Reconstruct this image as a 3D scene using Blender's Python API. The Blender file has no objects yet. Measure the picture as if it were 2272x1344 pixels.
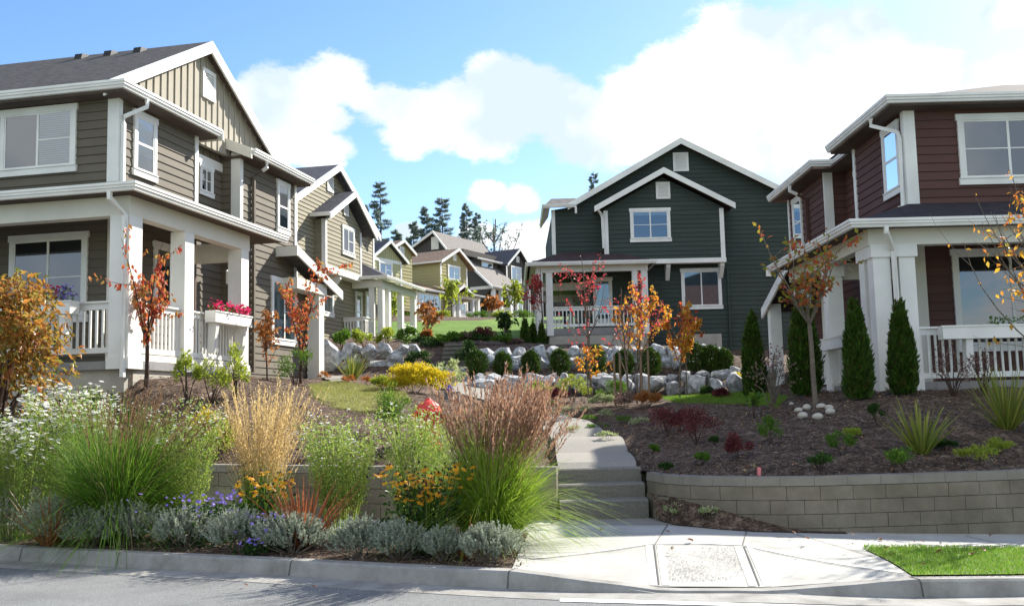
import bpy, bmesh, math, random
import numpy as np
from mathutils import Matrix, Vector
R = math.radians
random.seed(7); rng = np.random.default_rng(7)
SC = bpy.context.scene
COL = SC.collection

# ------------------------------------------------------------------ camera, sky, sun, exposure
EYE = 1.62; FPX = 2252.0
TH = math.atan(236 / FPX); RO = 0.0235
fw = np.array([0, math.cos(TH), math.sin(TH)])
_r0 = np.array([1.0, 0, 0]); _u0 = np.cross(_r0, fw)
rt = math.cos(RO) * _r0 - math.sin(RO) * _u0
up = math.sin(RO) * _r0 + math.cos(RO) * _u0
E0 = np.array([0, 0, EYE])
cd = bpy.data.cameras.new('camera'); cam = bpy.data.objects.new('camera', cd); COL.objects.link(cam)
cd.sensor_width = 36; cd.lens = FPX / 2272 * 36; cd.clip_start = 0.1; cd.clip_end = 3000
m = Matrix(((rt[0], up[0], -fw[0], 0), (rt[1], up[1], -fw[1], 0), (rt[2], up[2], -fw[2], EYE), (0, 0, 0, 1)))
cam.matrix_world = m
SC.camera = cam

SUN_AZ = R(41.5); SUN_EL = R(35.3)          # azimuth from +Y towards +X
W = bpy.data.worlds.new('World'); SC.world = W; W.use_nodes = True
def world():
    nt = W.node_tree; nt.nodes.clear(); N = nt.nodes.new; L = nt.links.new
    out = N('ShaderNodeOutputWorld'); bg = N('ShaderNodeBackground')
    sky = N('ShaderNodeTexSky'); sky.sky_type = 'NISHITA'; sky.sun_disc = False
    sky.sun_elevation = SUN_EL; sky.sun_rotation = SUN_AZ
    sky.altitude = 50; sky.air_density = 1.0; sky.dust_density = 0.4; sky.ozone_density = 3.0
    bg.inputs['Strength'].default_value = SKY_STR
    hs = N('ShaderNodeHueSaturation'); hs.inputs['Hue'].default_value = 0.508; hs.inputs['Saturation'].default_value = 1.16; hs.inputs['Value'].default_value = 0.86
    L(sky.outputs[0], hs.inputs['Color'])
    tc = N('ShaderNodeTexCoord')
    nz = N('ShaderNodeTexNoise'); nz.inputs['Scale'].default_value = 6.5; nz.inputs['Detail'].default_value = 9; nz.inputs['Roughness'].default_value = 0.7
    mp = N('ShaderNodeMapping'); mp.inputs['Scale'].default_value = (1, 1, 1.7)
    L(tc.outputs['Generated'], mp.inputs[0]); L(mp.outputs[0], nz.inputs['Vector'])
    # cumulus clumps and added fill clouds, each a direction in the sky and an angular radius
    prev = None
    for (px, py, rx) in CLOUDS + FILL_CLOUDS:
        d = np.array([px, -1.0, py]) if (px, py, rx) in FILL_CLOUDS else fw * FPX + rt * (px - 1136) - up * (py - 672); d = d / np.linalg.norm(d)
        vs = N('ShaderNodeVectorMath'); vs.operation = 'SUBTRACT'
        L(tc.outputs['Generated'], vs.inputs[0]); vs.inputs[1].default_value = tuple(d)
        vm = N('ShaderNodeVectorMath'); vm.operation = 'MULTIPLY'; vm.inputs[1].default_value = (1, 1, 1.45)
        L(vs.outputs[0], vm.inputs[0])
        vl = N('ShaderNodeVectorMath'); vl.operation = 'LENGTH'; L(vm.outputs[0], vl.inputs[0])
        mr = N('ShaderNodeMapRange'); mr.inputs['From Min'].default_value = 0; mr.inputs['From Max'].default_value = 2.0 * rx / FPX
        mr.inputs['To Min'].default_value = 1; mr.inputs['To Max'].default_value = -0.9
        L(vl.outputs['Value'], mr.inputs['Value'])
        if prev is None: prev = mr.outputs[0]
        else:
            mx = N('ShaderNodeMath'); mx.operation = 'SMOOTH_MAX'; mx.inputs[2].default_value = 0.15
            L(prev, mx.inputs[0]); L(mr.outputs[0], mx.inputs[1]); prev = mx.outputs[0]
    ma = N('ShaderNodeMath'); ma.operation = 'MULTIPLY_ADD'; L(nz.outputs['Fac'], ma.inputs[0]); ma.inputs[1].default_value = 2.4; ma.inputs[2].default_value = -1.2
    ad = N('ShaderNodeMath'); ad.operation = 'ADD'; L(prev, ad.inputs[0]); L(ma.outputs[0], ad.inputs[1])
    # the rest of the sky dome carries scattered clouds as well
    cr = N('ShaderNodeMapRange'); cr.interpolation_type = 'SMOOTHSTEP'
    cr.inputs['From Min'].default_value = -0.06; cr.inputs['From Max'].default_value = 0.34
    L(ad.outputs[0], cr.inputs['Value'])
    n2 = N('ShaderNodeTexNoise'); n2.inputs['Scale'].default_value = 7; n2.inputs['Detail'].default_value = 5
    L(tc.outputs['Generated'], n2.inputs['Vector'])
    rp = N('ShaderNodeValToRGB'); rp.color_ramp.elements[0].position = 0.40; rp.color_ramp.elements[0].color = (0.60, 0.70, 0.82, 1)
    rp.color_ramp.elements[1].position = 0.56; rp.color_ramp.elements[1].color = (1, 1, 1, 1)
    L(n2.outputs['Fac'], rp.inputs[0])
    sc = N('ShaderNodeMixRGB'); sc.blend_type = 'MULTIPLY'; sc.inputs[0].default_value = 1
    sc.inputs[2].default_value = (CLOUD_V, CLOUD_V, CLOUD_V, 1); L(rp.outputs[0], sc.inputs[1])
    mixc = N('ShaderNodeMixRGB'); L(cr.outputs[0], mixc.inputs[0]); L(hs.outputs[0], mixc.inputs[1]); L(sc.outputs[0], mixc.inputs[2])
    L(mixc.outputs[0], bg.inputs['Color']); L(bg.outputs[0], out.inputs[0])
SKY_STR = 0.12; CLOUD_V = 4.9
CLOUDS = [(640,210,115),(740,185,95),(700,250,90),(620,315,110),(560,240,85),(700,330,80),(860,230,80),(800,215,60),(930,255,110),(1010,235,90),(1105,185,85),(1180,235,115),(1090,260,110),(900,300,70),
          (1330,270,125),(1265,250,110),(1400,200,90),(1480,140,80),(1450,250,160),(1560,190,165),(1650,110,150),(1760,110,150),(1880,120,150),(1990,190,150),(1700,290,210),(1850,330,210),(2050,300,180),(1550,320,130),(2200,340,180),(2000,450,160),
          (2235,25,70),(2250,190,110),(2170,250,110),(1090,438,48),(1160,448,55),(1180,535,95),(1060,520,50),(1240,600,110),(905,512,34),(820,560,60),(-500,300,260),(-900,200,300),(2800,300,400),(3400,400,500)]
FILL_CLOUDS = [(-1.6, 0.5, 900), (-0.5, 0.9, 1000), (0.6, 0.4, 900), (1.7, 0.8, 900), (0.1, 2.4, 1100), (-2.2, 1.8, 800)]     # direction (x, -1, z): unseen clouds added behind the camera to fill shaded fronts with white light
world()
sd = bpy.data.lights.new('sun', 'SUN'); sd.energy = 5.0; sd.angle = R(0.55); sd.color = (1.0, 0.95, 0.86)
so = bpy.data.objects.new('sun', sd); COL.objects.link(so)
sv = Vector((math.sin(SUN_AZ) * math.cos(SUN_EL), math.cos(SUN_AZ) * math.cos(SUN_EL), math.sin(SUN_EL)))
so.rotation_euler = sv.to_track_quat('Z', 'Y').to_euler(); so.location = (20, 20, 30)
SC.view_settings.view_transform = 'Standard'; SC.view_settings.look = 'None'
SC.view_settings.exposure = 1.2; SC.view_settings.gamma = 1
SC.cycles.max_bounces = 6; SC.cycles.transparent_max_bounces = 12
SC.cycles.use_denoising = True

# ------------------------------------------------------------------ measuring helpers: rays through the survey pixels of the site
def ray(px, py): return fw * FPX + rt * (px - 1136) - up * (py - 672)
def atz(px, py, z):
    d = ray(px, py); return E0 + d * ((z - EYE) / d[2])
def aty(px, py, y):
    d = ray(px, py); return E0 + d * (y / d[1])

# ------------------------------------------------------------------ tagging
def tag(o, label=None, cat=None, group=None, kind=None):
    if label: o['label'] = label
    if cat: o['category'] = cat
    if group: o['group'] = group
    if kind: o['kind'] = kind
    return o
def empty(name, loc, rz=0, label=None, cat=None, group=None):
    o = bpy.data.objects.new(name, None); COL.objects.link(o); o.empty_display_size = 0.2
    o.location = loc; o.rotation_euler = (0, 0, rz); return tag(o, label, cat, group)

# ------------------------------------------------------------------ materials
MATS = {}
def new_mat(name):
    m = bpy.data.materials.new(name); m.use_nodes = True; nt = m.node_tree
    b = nt.nodes['Principled BSDF']; return m, nt, b
def rgb(c): return (c[0], c[1], c[2], 1)
def mat(name, col, rough=0.7, spec=0.3, var=0.12, scale=3.0, bump=0.0, bscale=60, metal=0.0):
    """painted or mineral surface: base colour with soft stains and fine grain"""
    if name in MATS: return MATS[name]
    m, nt, b = new_mat(name); N = nt.nodes.new; L = nt.links.new
    tc = N('ShaderNodeTexCoord')
    n1 = N('ShaderNodeTexNoise'); n1.inputs['Scale'].default_value = scale; n1.inputs['Detail'].default_value = 6
    L(tc.outputs['Object'], n1.inputs['Vector'])
    r = N('ShaderNodeValToRGB'); e = r.color_ramp.elements
    e[0].position = 0.3; e[0].color = rgb([c * (1 - var) for c in col]); e[1].position = 0.7; e[1].color = rgb([min(1, c * (1 + var)) for c in col])
    L(n1.outputs['Fac'], r.inputs[0]); L(r.outputs[0], b.inputs['Base Color'])
    b.inputs['Roughness'].default_value = rough; b.inputs['Specular IOR Level'].default_value = spec; b.inputs['Metallic'].default_value = metal
    if bump:
        n2 = N('ShaderNodeTexNoise'); n2.inputs['Scale'].default_value = bscale; n2.inputs['Detail'].default_value = 4
        L(tc.outputs['Object'], n2.inputs['Vector'])
        bp = N('ShaderNodeBump'); bp.inputs['Strength'].default_value = bump; bp.inputs['Distance'].default_value = 0.02
        L(n2.outputs['Fac'], bp.inputs['Height']); L(bp.outputs[0], b.inputs['Normal'])
    MATS[name] = m; return m
def leafmat(name, cols, trans=0.4, rough=0.5, spec=0.25):
    """one random tint per leaf"""
    if name in MATS: return MATS[name]
    m, nt, b = new_mat(name); N = nt.nodes.new; L = nt.links.new
    g = N('ShaderNodeNewGeometry'); r = N('ShaderNodeValToRGB'); cr = r.color_ramp; cr.interpolation = 'LINEAR'
    while len(cr.elements) < len(cols): cr.elements.new(0.5)
    for i, c in enumerate(cols):
        cr.elements[i].position = i / max(1, len(cols) - 1); cr.elements[i].color = rgb(c)
    L(g.outputs['Random Per Island'], r.inputs[0]); L(r.outputs[0], b.inputs['Base Color'])
    b.inputs['Roughness'].default_value = rough; b.inputs['Specular IOR Level'].default_value = spec
    t = N('ShaderNodeBsdfTranslucent'); L(r.outputs[0], t.inputs['Color'])
    mx = N('ShaderNodeMixShader'); mx.inputs[0].default_value = trans
    out = nt.nodes['Material Output']
    L(b.outputs[0], mx.inputs[1]); L(t.outputs[0], mx.inputs[2]); L(mx.outputs[0], out.inputs['Surface'])
    MATS[name] = m; return m
def glassmat():
    if 'glass' in MATS: return MATS['glass']
    m, nt, b = new_mat('window_glass'); N = nt.nodes.new; L = nt.links.new
    b.inputs['Base Color'].default_value = (0.02, 0.03, 0.035, 1); b.inputs['Roughness'].default_value = 0.03; b.inputs['Specular IOR Level'].default_value = 0.9
    t = N('ShaderNodeBsdfTransparent'); t.inputs['Color'].default_value = (0.75, 0.82, 0.84, 1)
    gl = N('ShaderNodeBsdfGlossy'); gl.inputs['Roughness'].default_value = 0.02; gl.inputs['Color'].default_value = (0.9, 0.95, 1, 1)
    fr = N('ShaderNodeFresnel'); fr.inputs['IOR'].default_value = 1.9
    ad = N('ShaderNodeMath'); ad.operation = 'MULTIPLY_ADD'; ad.inputs[1].default_value = 1.0; ad.inputs[2].default_value = 0.08; L(fr.outputs[0], ad.inputs[0])
    mx = N('ShaderNodeMixShader'); L(ad.outputs[0], mx.inputs[0]); L(t.outputs[0], mx.inputs[1]); L(gl.outputs[0], mx.inputs[2])
    L(mx.outputs[0], nt.nodes['Material Output'].inputs['Surface'])
    MATS['glass'] = m; return m
def shingles(name, col):
    if name in MATS: return MATS[name]
    m, nt, b = new_mat(name); N = nt.nodes.new; L = nt.links.new
    tc = N('ShaderNodeTexCoord')
    v = N('ShaderNodeTexNoise'); v.inputs['Scale'].default_value = 5.5; v.inputs['Detail'].default_value = 8; v.inputs['Roughness'].default_value = 0.7
    mp = N('ShaderNodeMapping'); mp.inputs['Scale'].default_value = (1.0, 1.0, 6.0); L(tc.outputs['Object'], mp.inputs[0]); L(mp.outputs[0], v.inputs['Vector'])
    r = N('ShaderNodeValToRGB'); e = r.color_ramp.elements; e[0].position = 0.36; e[0].color = rgb([c * 0.55 for c in col]); e[1].position = 0.66; e[1].color = rgb([c * 1.5 for c in col])
    L(v.outputs['Fac'], r.inputs[0]); L(r.outputs[0], b.inputs['Base Color']); b.inputs['Roughness'].default_value = 0.9; b.inputs['Specular IOR Level'].default_value = 0.15
    w = N('ShaderNodeTexWave'); w.bands_direction = 'Z'; w.inputs['Scale'].default_value = 2.1; w.inputs['Distortion'].default_value = 0.6; w.wave_profile = 'SAW'
    L(tc.outputs['Object'], w.inputs['Vector'])
    bp = N('ShaderNodeBump'); bp.inputs['Strength'].default_value = 0.6; bp.inputs['Distance'].default_value = 0.03; L(w.outputs['Fac'], bp.inputs['Height'])
    L(bp.outputs[0], b.inputs['Normal']); MATS[name] = m; return m

WHITE = mat('white_paint', (0.78, 0.77, 0.72), 0.5, 0.3, 0.10, 1.3, 0.08, 30)
CREAM = mat('cream_paint', (0.72, 0.69, 0.60), 0.55, 0.3, 0.05, 2.0, 0.05, 30)
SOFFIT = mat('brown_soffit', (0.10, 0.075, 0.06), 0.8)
CONC = mat('foundation_concrete', (0.42, 0.39, 0.33), 0.9, 0.2, 0.15, 2.5, 0.3, 40)
INTER = mat('dim_room', (0.018, 0.02, 0.024), 0.9, 0.1, 0.3, 1.5)
CURT = mat('white_curtain', (0.30, 0.33, 0.34), 0.9, 0.1, 0.1, 8)
BLIND = mat('blind_slats', (0.62, 0.66, 0.66), 0.6, 0.2, 0.04)
SCREEN = mat('screen_mesh', (0.09, 0.10, 0.11), 0.9, 0.1, 0.05)
BLACK = mat('black_metal', (0.02, 0.02, 0.022), 0.5)
BARK = mat('grey_bark', (0.16, 0.13, 0.10), 0.9, 0.1, 0.3, 20, 0.5, 60)
BARKD = mat('dark_bark', (0.07, 0.045, 0.035), 0.9, 0.1, 0.3, 20, 0.5, 60)
GLASS = glassmat()

def sidmat(name, col, expo=0.178):
    """painted lap siding: plank joints and slight tone steps from board to board"""
    m = mat(name, col, 0.72, 0.2, 0.07, 0.9, 0.12, 45); nt = m.node_tree; N = nt.nodes.new; L = nt.links.new; b = nt.nodes['Principled BSDF']
    old = b.inputs['Base Color'].links[0].from_socket; tc = N('ShaderNodeTexCoord'); sp = N('ShaderNodeSeparateXYZ'); L(tc.outputs['Object'], sp.inputs[0])
    ad = N('ShaderNodeMath'); L(sp.outputs[0], ad.inputs[0]); L(sp.outputs[1], ad.inputs[1]); cb = N('ShaderNodeCombineXYZ'); L(ad.outputs[0], cb.inputs[0]); L(sp.outputs[2], cb.inputs[1])
    br = N('ShaderNodeTexBrick'); br.inputs['Scale'].default_value = 1; br.inputs['Brick Width'].default_value = 2.7; br.inputs['Row Height'].default_value = expo; br.inputs['Mortar Size'].default_value = 0.003; br.offset = 0.37; br.inputs['Mortar Smooth'].default_value = 0.0
    br.inputs['Color1'].default_value = (0.90, 0.90, 0.90, 1); br.inputs['Color2'].default_value = (1.08, 1.08, 1.08, 1); br.inputs['Mortar'].default_value = (0.55, 0.55, 0.55, 1); L(cb.outputs[0], br.inputs['Vector'])
    mx = N('ShaderNodeMixRGB'); mx.blend_type = 'MULTIPLY'; mx.inputs[0].default_value = 1; L(old, mx.inputs[1]); L(br.outputs['Color'], mx.inputs[2]); L(mx.outputs[0], b.inputs['Base Color']); return m

# ------------------------------------------------------------------ mesh collector
class FC:
    """a wall face in a local frame: s along the wall, z up, d outwards"""
    def __init__(s, o, dr, n): s.o = np.array([o[0], o[1], 0.0]); s.dr = np.array([dr[0], dr[1], 0.0]); s.n = np.array([n[0], n[1], 0.0])
    def P(s, a, z, d=0): p = s.o + s.dr * a + s.n * d; return (p[0], p[1], z)
    def off(s, d): q = s.o + s.n * d; return FC((q[0], q[1]), s.dr[:2], s.n[:2])
class MB:
    def __init__(s): s.v = []; s.f = []; s.m = []
    def add(s, vs, fs, mi=0):
        n = len(s.v); s.v += [tuple(map(float, p)) for p in vs]; s.f += [tuple(i + n for i in f) for f in fs]; s.m += [mi] * len(fs)
    def hexa(s, p, mi=0): s.add(p, [(0, 3, 2, 1), (4, 5, 6, 7), (0, 1, 5, 4), (1, 2, 6, 5), (2, 3, 7, 6), (3, 0, 4, 7)], mi)
    def box(s, x0, x1, y0, y1, z0, z1, mi=0):
        s.hexa([(x0, y0, z0), (x1, y0, z0), (x1, y1, z0), (x0, y1, z0), (x0, y0, z1), (x1, y0, z1), (x1, y1, z1), (x0, y1, z1)], mi)
    def fbox(s, fc, s0, s1, z0, z1, d0, d1, mi=0):
        P = fc.P; s.hexa([P(s0, z0, d0), P(s1, z0, d0), P(s1, z0, d1), P(s0, z0, d1), P(s0, z1, d0), P(s1, z1, d0), P(s1, z1, d1), P(s0, z1, d1)], mi)
    def extr(s, poly, vec, mi=0):
        n = len(poly); vec = np.array(vec); a = [np.array(p, float) for p in poly]; b = [p + vec for p in a]
        s.add(a + b, [tuple(range(n))[::-1], tuple(range(n, 2 * n))] + [(i, (i + 1) % n, n + (i + 1) % n, n + i) for i in range(n)], mi)
    def quad(s, p, mi=0): s.add(p, [tuple(range(len(p)))], mi)
    def slab(s, poly, t, mi=0): s.extr(poly, (0, 0, -t), mi)
    def tube(s, path, rad, n=6, mi=0, cap=True):
        path = [np.array(p, float) for p in path]; k = len(path)
        if not hasattr(rad, '__len__'): rad = [rad] * k
        vs = []; fs = []
        for i, p in enumerate(path):
            t = path[min(i + 1, k - 1)] - path[max(i - 1, 0)]; t = t / (np.linalg.norm(t) + 1e-9)
            a = np.cross(t, (0, 0, 1.0)); 
            if np.linalg.norm(a) < 0.05: a = np.cross(t, (1.0, 0, 0))
            a = a / np.linalg.norm(a); b = np.cross(t, a)
            for j in range(n):
                q = 2 * math.pi * (j + 0.5) / n; vs.append(p + rad[i] * (a * math.cos(q) + b * math.sin(q)))
        for i in range(k - 1):
            for j in range(n):
                fs.append((i * n + j, i * n + (j + 1) % n, (i + 1) * n + (j + 1) % n, (i + 1) * n + j))
        if cap: fs += [tuple(range(n))[::-1], tuple(range((k - 1) * n, k * n))]
        s.add(vs, fs, mi)
    def bar(s, p, q, w, h=None, mi=0): 
        s.tube([p, q], [w * 0.7071] * 2, 4, mi)
    def build(s, name, mats, parent=None, smooth=False, recalc=True):
        me = bpy.data.meshes.new(name); me.from_pydata(s.v, [], s.f)
        if not isinstance(mats, (list, tuple)): mats = [mats]
        for mm in mats: me.materials.append(mm)
        if len(mats) > 1: me.polygons.foreach_set('material_index', s.m)
        if recalc:
            b = bmesh.new(); b.from_mesh(me); bmesh.ops.recalc_face_normals(b, faces=b.faces); b.to_mesh(me); b.free()
        if smooth: me.polygons.foreach_set('use_smooth', [True] * len(me.polygons))
        me.update(); o = bpy.data.objects.new(name, me); COL.objects.link(o)
        if parent: o.parent = parent
        return o
def clip_band(poly, z0, z1):
    def cut(P, sgn, zc):
        out = []
        for i in range(len(P)):
            a = P[i]; b = P[(i + 1) % len(P)]; da = sgn * (a[1] - zc); db = sgn * (b[1] - zc)
            if da >= 0: out.append(a)
            if (da > 0 and db < 0) or (da < 0 and db > 0):
                t = da / (da - db); out.append((a[0] + t * (b[0] - a[0]), a[1] + t * (b[1] - a[1])))
        return out
    P = cut(poly, 1, z0)
    return cut(P, -1, z1) if len(P) > 2 else []
def zspan(poly, s0):
    zs = []
    for i in range(len(poly)):
        a = poly[i]; b = poly[(i + 1) % len(poly)]
        if abs(a[0] - b[0]) > 1e-9 and min(a[0], b[0]) <= s0 <= max(a[0], b[0]):
            t = (s0 - a[0]) / (b[0] - a[0]); zs.append(a[1] + t * (b[1] - a[1]))
    return (min(zs), max(zs)) if len(zs) >= 2 else None
def siding(mb, fc, poly, expo=0.178, lap=0.02, thick=0.16, mi=0):
    zs = [p[1] for p in poly]; z = math.floor(min(zs) / expo) * expo
    while z < max(zs):
        P = clip_band(poly, max(z, min(zs)), min(z + expo, max(zs)))
        if len(P) > 2:
            mb.add([fc.P(a, b, lap * (1 - (b - z) / expo)) for a, b in P], [tuple(range(len(P)))], mi)
            zb = min(p[1] for p in P); sb = [p[0] for p in P if abs(p[1] - zb) < 1e-6]
            if len(sb) >= 2:
                s0, s1 = min(sb), max(sb); dd = lap * (1 - (zb - z) / expo)
                mb.add([fc.P(s0, zb, 0), fc.P(s1, zb, 0), fc.P(s1, zb, dd), fc.P(s0, zb, dd)], [(0, 1, 2, 3)], mi)
        z += expo
    mb.extr([fc.P(a, b, -0.004) for a, b in poly], fc.n * -(thick), mi)
def batten(mb, fc, poly, step=0.3, mi=0, thick=0.16):
    mb.extr([fc.P(a, b, 0) for a, b in poly], fc.n * -thick, mi)
    ss = [p[0] for p in poly]; a = math.ceil(min(ss) / step) * step
    while a < max(ss) - 0.04:
        z0 = zspan(poly, a + 0.001); z1 = zspan(poly, a + 0.05)
        if z0 and z1: mb.fbox(fc, a, a + 0.05, max(z0[0], z1[0]), min(z0[1], z1[1]), -0.01, 0.025, mi)
        a += step
def wall(root, name, parts, m, label=None):
    mb = MB()
    for kind, fc, poly, kw in parts:
        (siding if kind == 's' else batten)(mb, fc, poly, **kw)
    o = mb.build(name, m, root, recalc=False)
    if label: o['label'] = label
    return o
def board(root, name, fc, s0, s1, z0, z1, d0=-0.01, d1=0.035, m=None):
    mb = MB(); mb.fbox(fc, s0, s1, z0, z1, d0, d1); return mb.build(name, m or WHITE, root)
def window(root, fc, s0, s1, z0, z1, kind='slider', inside='dark', blind=0.0, cw=0.10, m=None, label=None, screen=False):
    """s0..z1 is the outside of the casing"""
    mb = MB(); d = 0.0; h = 0.13 if z1 - z0 > 1 else 0.1; sl = 0.13 if z1 - z0 > 1 else 0.09; e = 0.03
    mb.fbox(fc, s0 - e, s1 + e, z1 - h, z1, d, 0.062)
    mb.fbox(fc, s0 - e, s1 + e, z0, z0 + sl, d, 0.066)
    mb.fbox(fc, s0 - e, s1 + e, z0 + sl, z0 + sl + 0.02, d, 0.085)
    mb.fbox(fc, s0, s0 + cw, z0 + sl + 0.02, z1 - h, d, 0.056); mb.fbox(fc, s1 - cw, s1, z0 + sl + 0.02, z1 - h, d, 0.056)
    a, b, lo, hi = s0 + cw, s1 - cw, z0 + sl + 0.02, z1 - h; f = 0.035
    mb.fbox(fc, a, b, hi - f, hi, d, 0.046); mb.fbox(fc, a, b, lo, lo + f, d, 0.046)
    mb.fbox(fc, a, a + f, lo + f, hi - f, d, 0.046); mb.fbox(fc, b - f, b, lo + f, hi - f, d, 0.046)
    mid = (a + b) / 2; zm = (lo + hi) / 2
    if kind in ('slider', 'slider_bar', 'grid4', 'triple'): mb.fbox(fc, mid - 0.025, mid + 0.025, lo + f, hi - f, d, 0.048)
    if kind == 'hung': mb.fbox(fc, a + f, b - f, zm - 0.025, zm + 0.025, d, 0.048)
    if kind == 'slider_bar': mb.fbox(fc, mid + 0.025, b - f, zm - 0.012, zm + 0.012, d + 0.03, 0.044)
    if kind == 'grid4': mb.fbox(fc, a + f, b - f, zm - 0.011, zm + 0.011, d + 0.03, 0.044)
    if kind == 'triple':
        for q in (0.27, 0.73): mb.fbox(fc, a + (b - a) * q - 0.05, a + (b - a) * q + 0.05, lo, hi, d, 0.053)
    w = mb.build('window', m or WHITE, root)
    if label: w['label'] = label
    g = MB(); g.quad([fc.P(a + f, lo + f, 0.038), fc.P(b - f, lo + f, 0.038), fc.P(b - f, hi - f, 0.038), fc.P(a + f, hi - f, 0.038)]); g.build('pane', GLASS, w, recalc=False)
    r = MB(); r.fbox(fc, a, b, lo, hi, 0.0, 0.022); r.build('curtain' if inside == 'curtain' else 'dark_interior', CURT if inside == 'curtain' else INTER, w)
    if screen:
        sc_ = MB(); sc_.fbox(fc, a + f, mid - 0.025, lo + f, hi - f, 0.033, 0.036); sc_.build('insect_screen', SCREEN, w)
    if blind > 0:
        bl = MB(); z = hi - f; zb = hi - f - (hi - lo - 2 * f) * blind
        while z > zb: bl.fbox(fc, a + f, b - f, z - 0.032, z, 0.024, 0.031); z -= 0.045
        bl.build('blind', BLIND, w)
    return w
def gutter(root, path, out, m=None, h=0.12, w=0.11, name='gutter'):
    """K-profile run: path in 3-D, out = horizontal outward vectors at each vertex"""
    prof = [(0, 0), (w, 0), (w, -h * 0.3), (w * 0.86, -h * 0.42), (w * 0.86, -h * 0.62), (w * 0.7, -h * 0.72), (w * 0.6, -h), (0, -h)]
    mb = MB(); n = len(prof); vs = []
    for p, o in zip(path, out):
        for a, z in prof: vs.append((p[0] + o[0] * a, p[1] + o[1] * a, p[2] + z))
    fs = []
    for i in range(len(path) - 1):
        for j in range(n): fs.append((i * n + j, i * n + (j + 1) % n, (i + 1) * n + (j + 1) % n, (i + 1) * n + j))
    fs += [tuple(range(n)), tuple(range((len(path) - 1) * n, len(path) * n))[::-1]]
    mb.add(vs, fs); return mb.build(name, m or WHITE, root)
def downspout(root, path, m=None, w=0.075):
    mb = MB(); mb.tube(path, w * 0.7071, 4); return mb.build('downspout', m or WHITE, root)
def railing(root, p, q, z0, z1, step=0.125, m=None, name='railing'):
    """balustrade from p to q (local x,y)"""
    p = np.array(p, float); q = np.array(q, float); L = np.linalg.norm(q - p); t = (q - p) / L; nn = np.array([t[1], -t[0]])
    fc = FC(p, t, nn); mb = MB()
    mb.fbox(fc, 0, L, z1 - 0.035, z1, -0.06, 0.06); mb.fbox(fc, 0, L, z1 - 0.15, z1 - 0.035, -0.02, 0.02)
    mb.fbox(fc, 0, L, z0, z0 + 0.10, -0.025, 0.025)
    n = max(1, int(L / step))
    for i in range(n):
        a = (i + 0.5) * L / n; mb.fbox(fc, a - 0.02, a + 0.02, z0 + 0.10, z1 - 0.15, -0.015, 0.015)
    return mb.build(name, m or WHITE, root)
def post(root, x0, x1, y0, y1, z0, z1, m=None, base=True):
    mb = MB(); mb.box(x0, x1, y0, y1, z0, z1)
    if base: mb.box(x0 - 0.025, x1 + 0.025, y0 - 0.025, y1 + 0.025, z0, z0 + 0.22)
    return mb.build('porch_post', m or WHITE, root)
def gable_trim(root, fc, pts, h=0.2, d0=0.0, d1=0.05, m=None, name='rake_board'):
    """rake boards along pts [(s,z)...] (top line), each h deep"""
    mb = MB()
    for (a, b) in zip(pts[:-1], pts[1:]):
        mb.extr([fc.P(a[0], a[1], d0), fc.P(b[0], b[1], d0), fc.P(b[0], b[1] - h, d0), fc.P(a[0], a[1] - h, d0)], fc.n * (d1 - d0))
    return mb.build(name, m or WHITE, root)
def vent(root, fc, s0, s1, z0, z1):
    mb = MB(); mb.fbox(fc, s0, s1, z0, z0 + 0.1, 0, 0.06); mb.fbox(fc, s0, s1, z1 - 0.1, z1, 0, 0.06)
    mb.fbox(fc, s0, s0 + 0.09, z0 + 0.1, z1 - 0.1, 0, 0.055); mb.fbox(fc, s1 - 0.09, s1, z0 + 0.1, z1 - 0.1, 0, 0.055)
    z = z0 + 0.12
    while z < z1 - 0.13: mb.extr([fc.P(s0 + 0.09, z, 0.045), fc.P(s1 - 0.09, z, 0.045), fc.P(s1 - 0.09, z + 0.05, 0.022), fc.P(s0 + 0.09, z + 0.05, 0.022)], fc.n * 0.008); z += 0.055
    mb.fbox(fc, s0 + 0.09, s1 - 0.09, z0 + 0.1, z1 - 0.1, 0, 0.02)
    return mb.build('gable_vent', WHITE, root)
def roof(root, polys, m, t=0.14, name='roof'):
    mb = MB()
    for p in polys: mb.slab(p, t)
    return mb.build(name, m, root)
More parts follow.
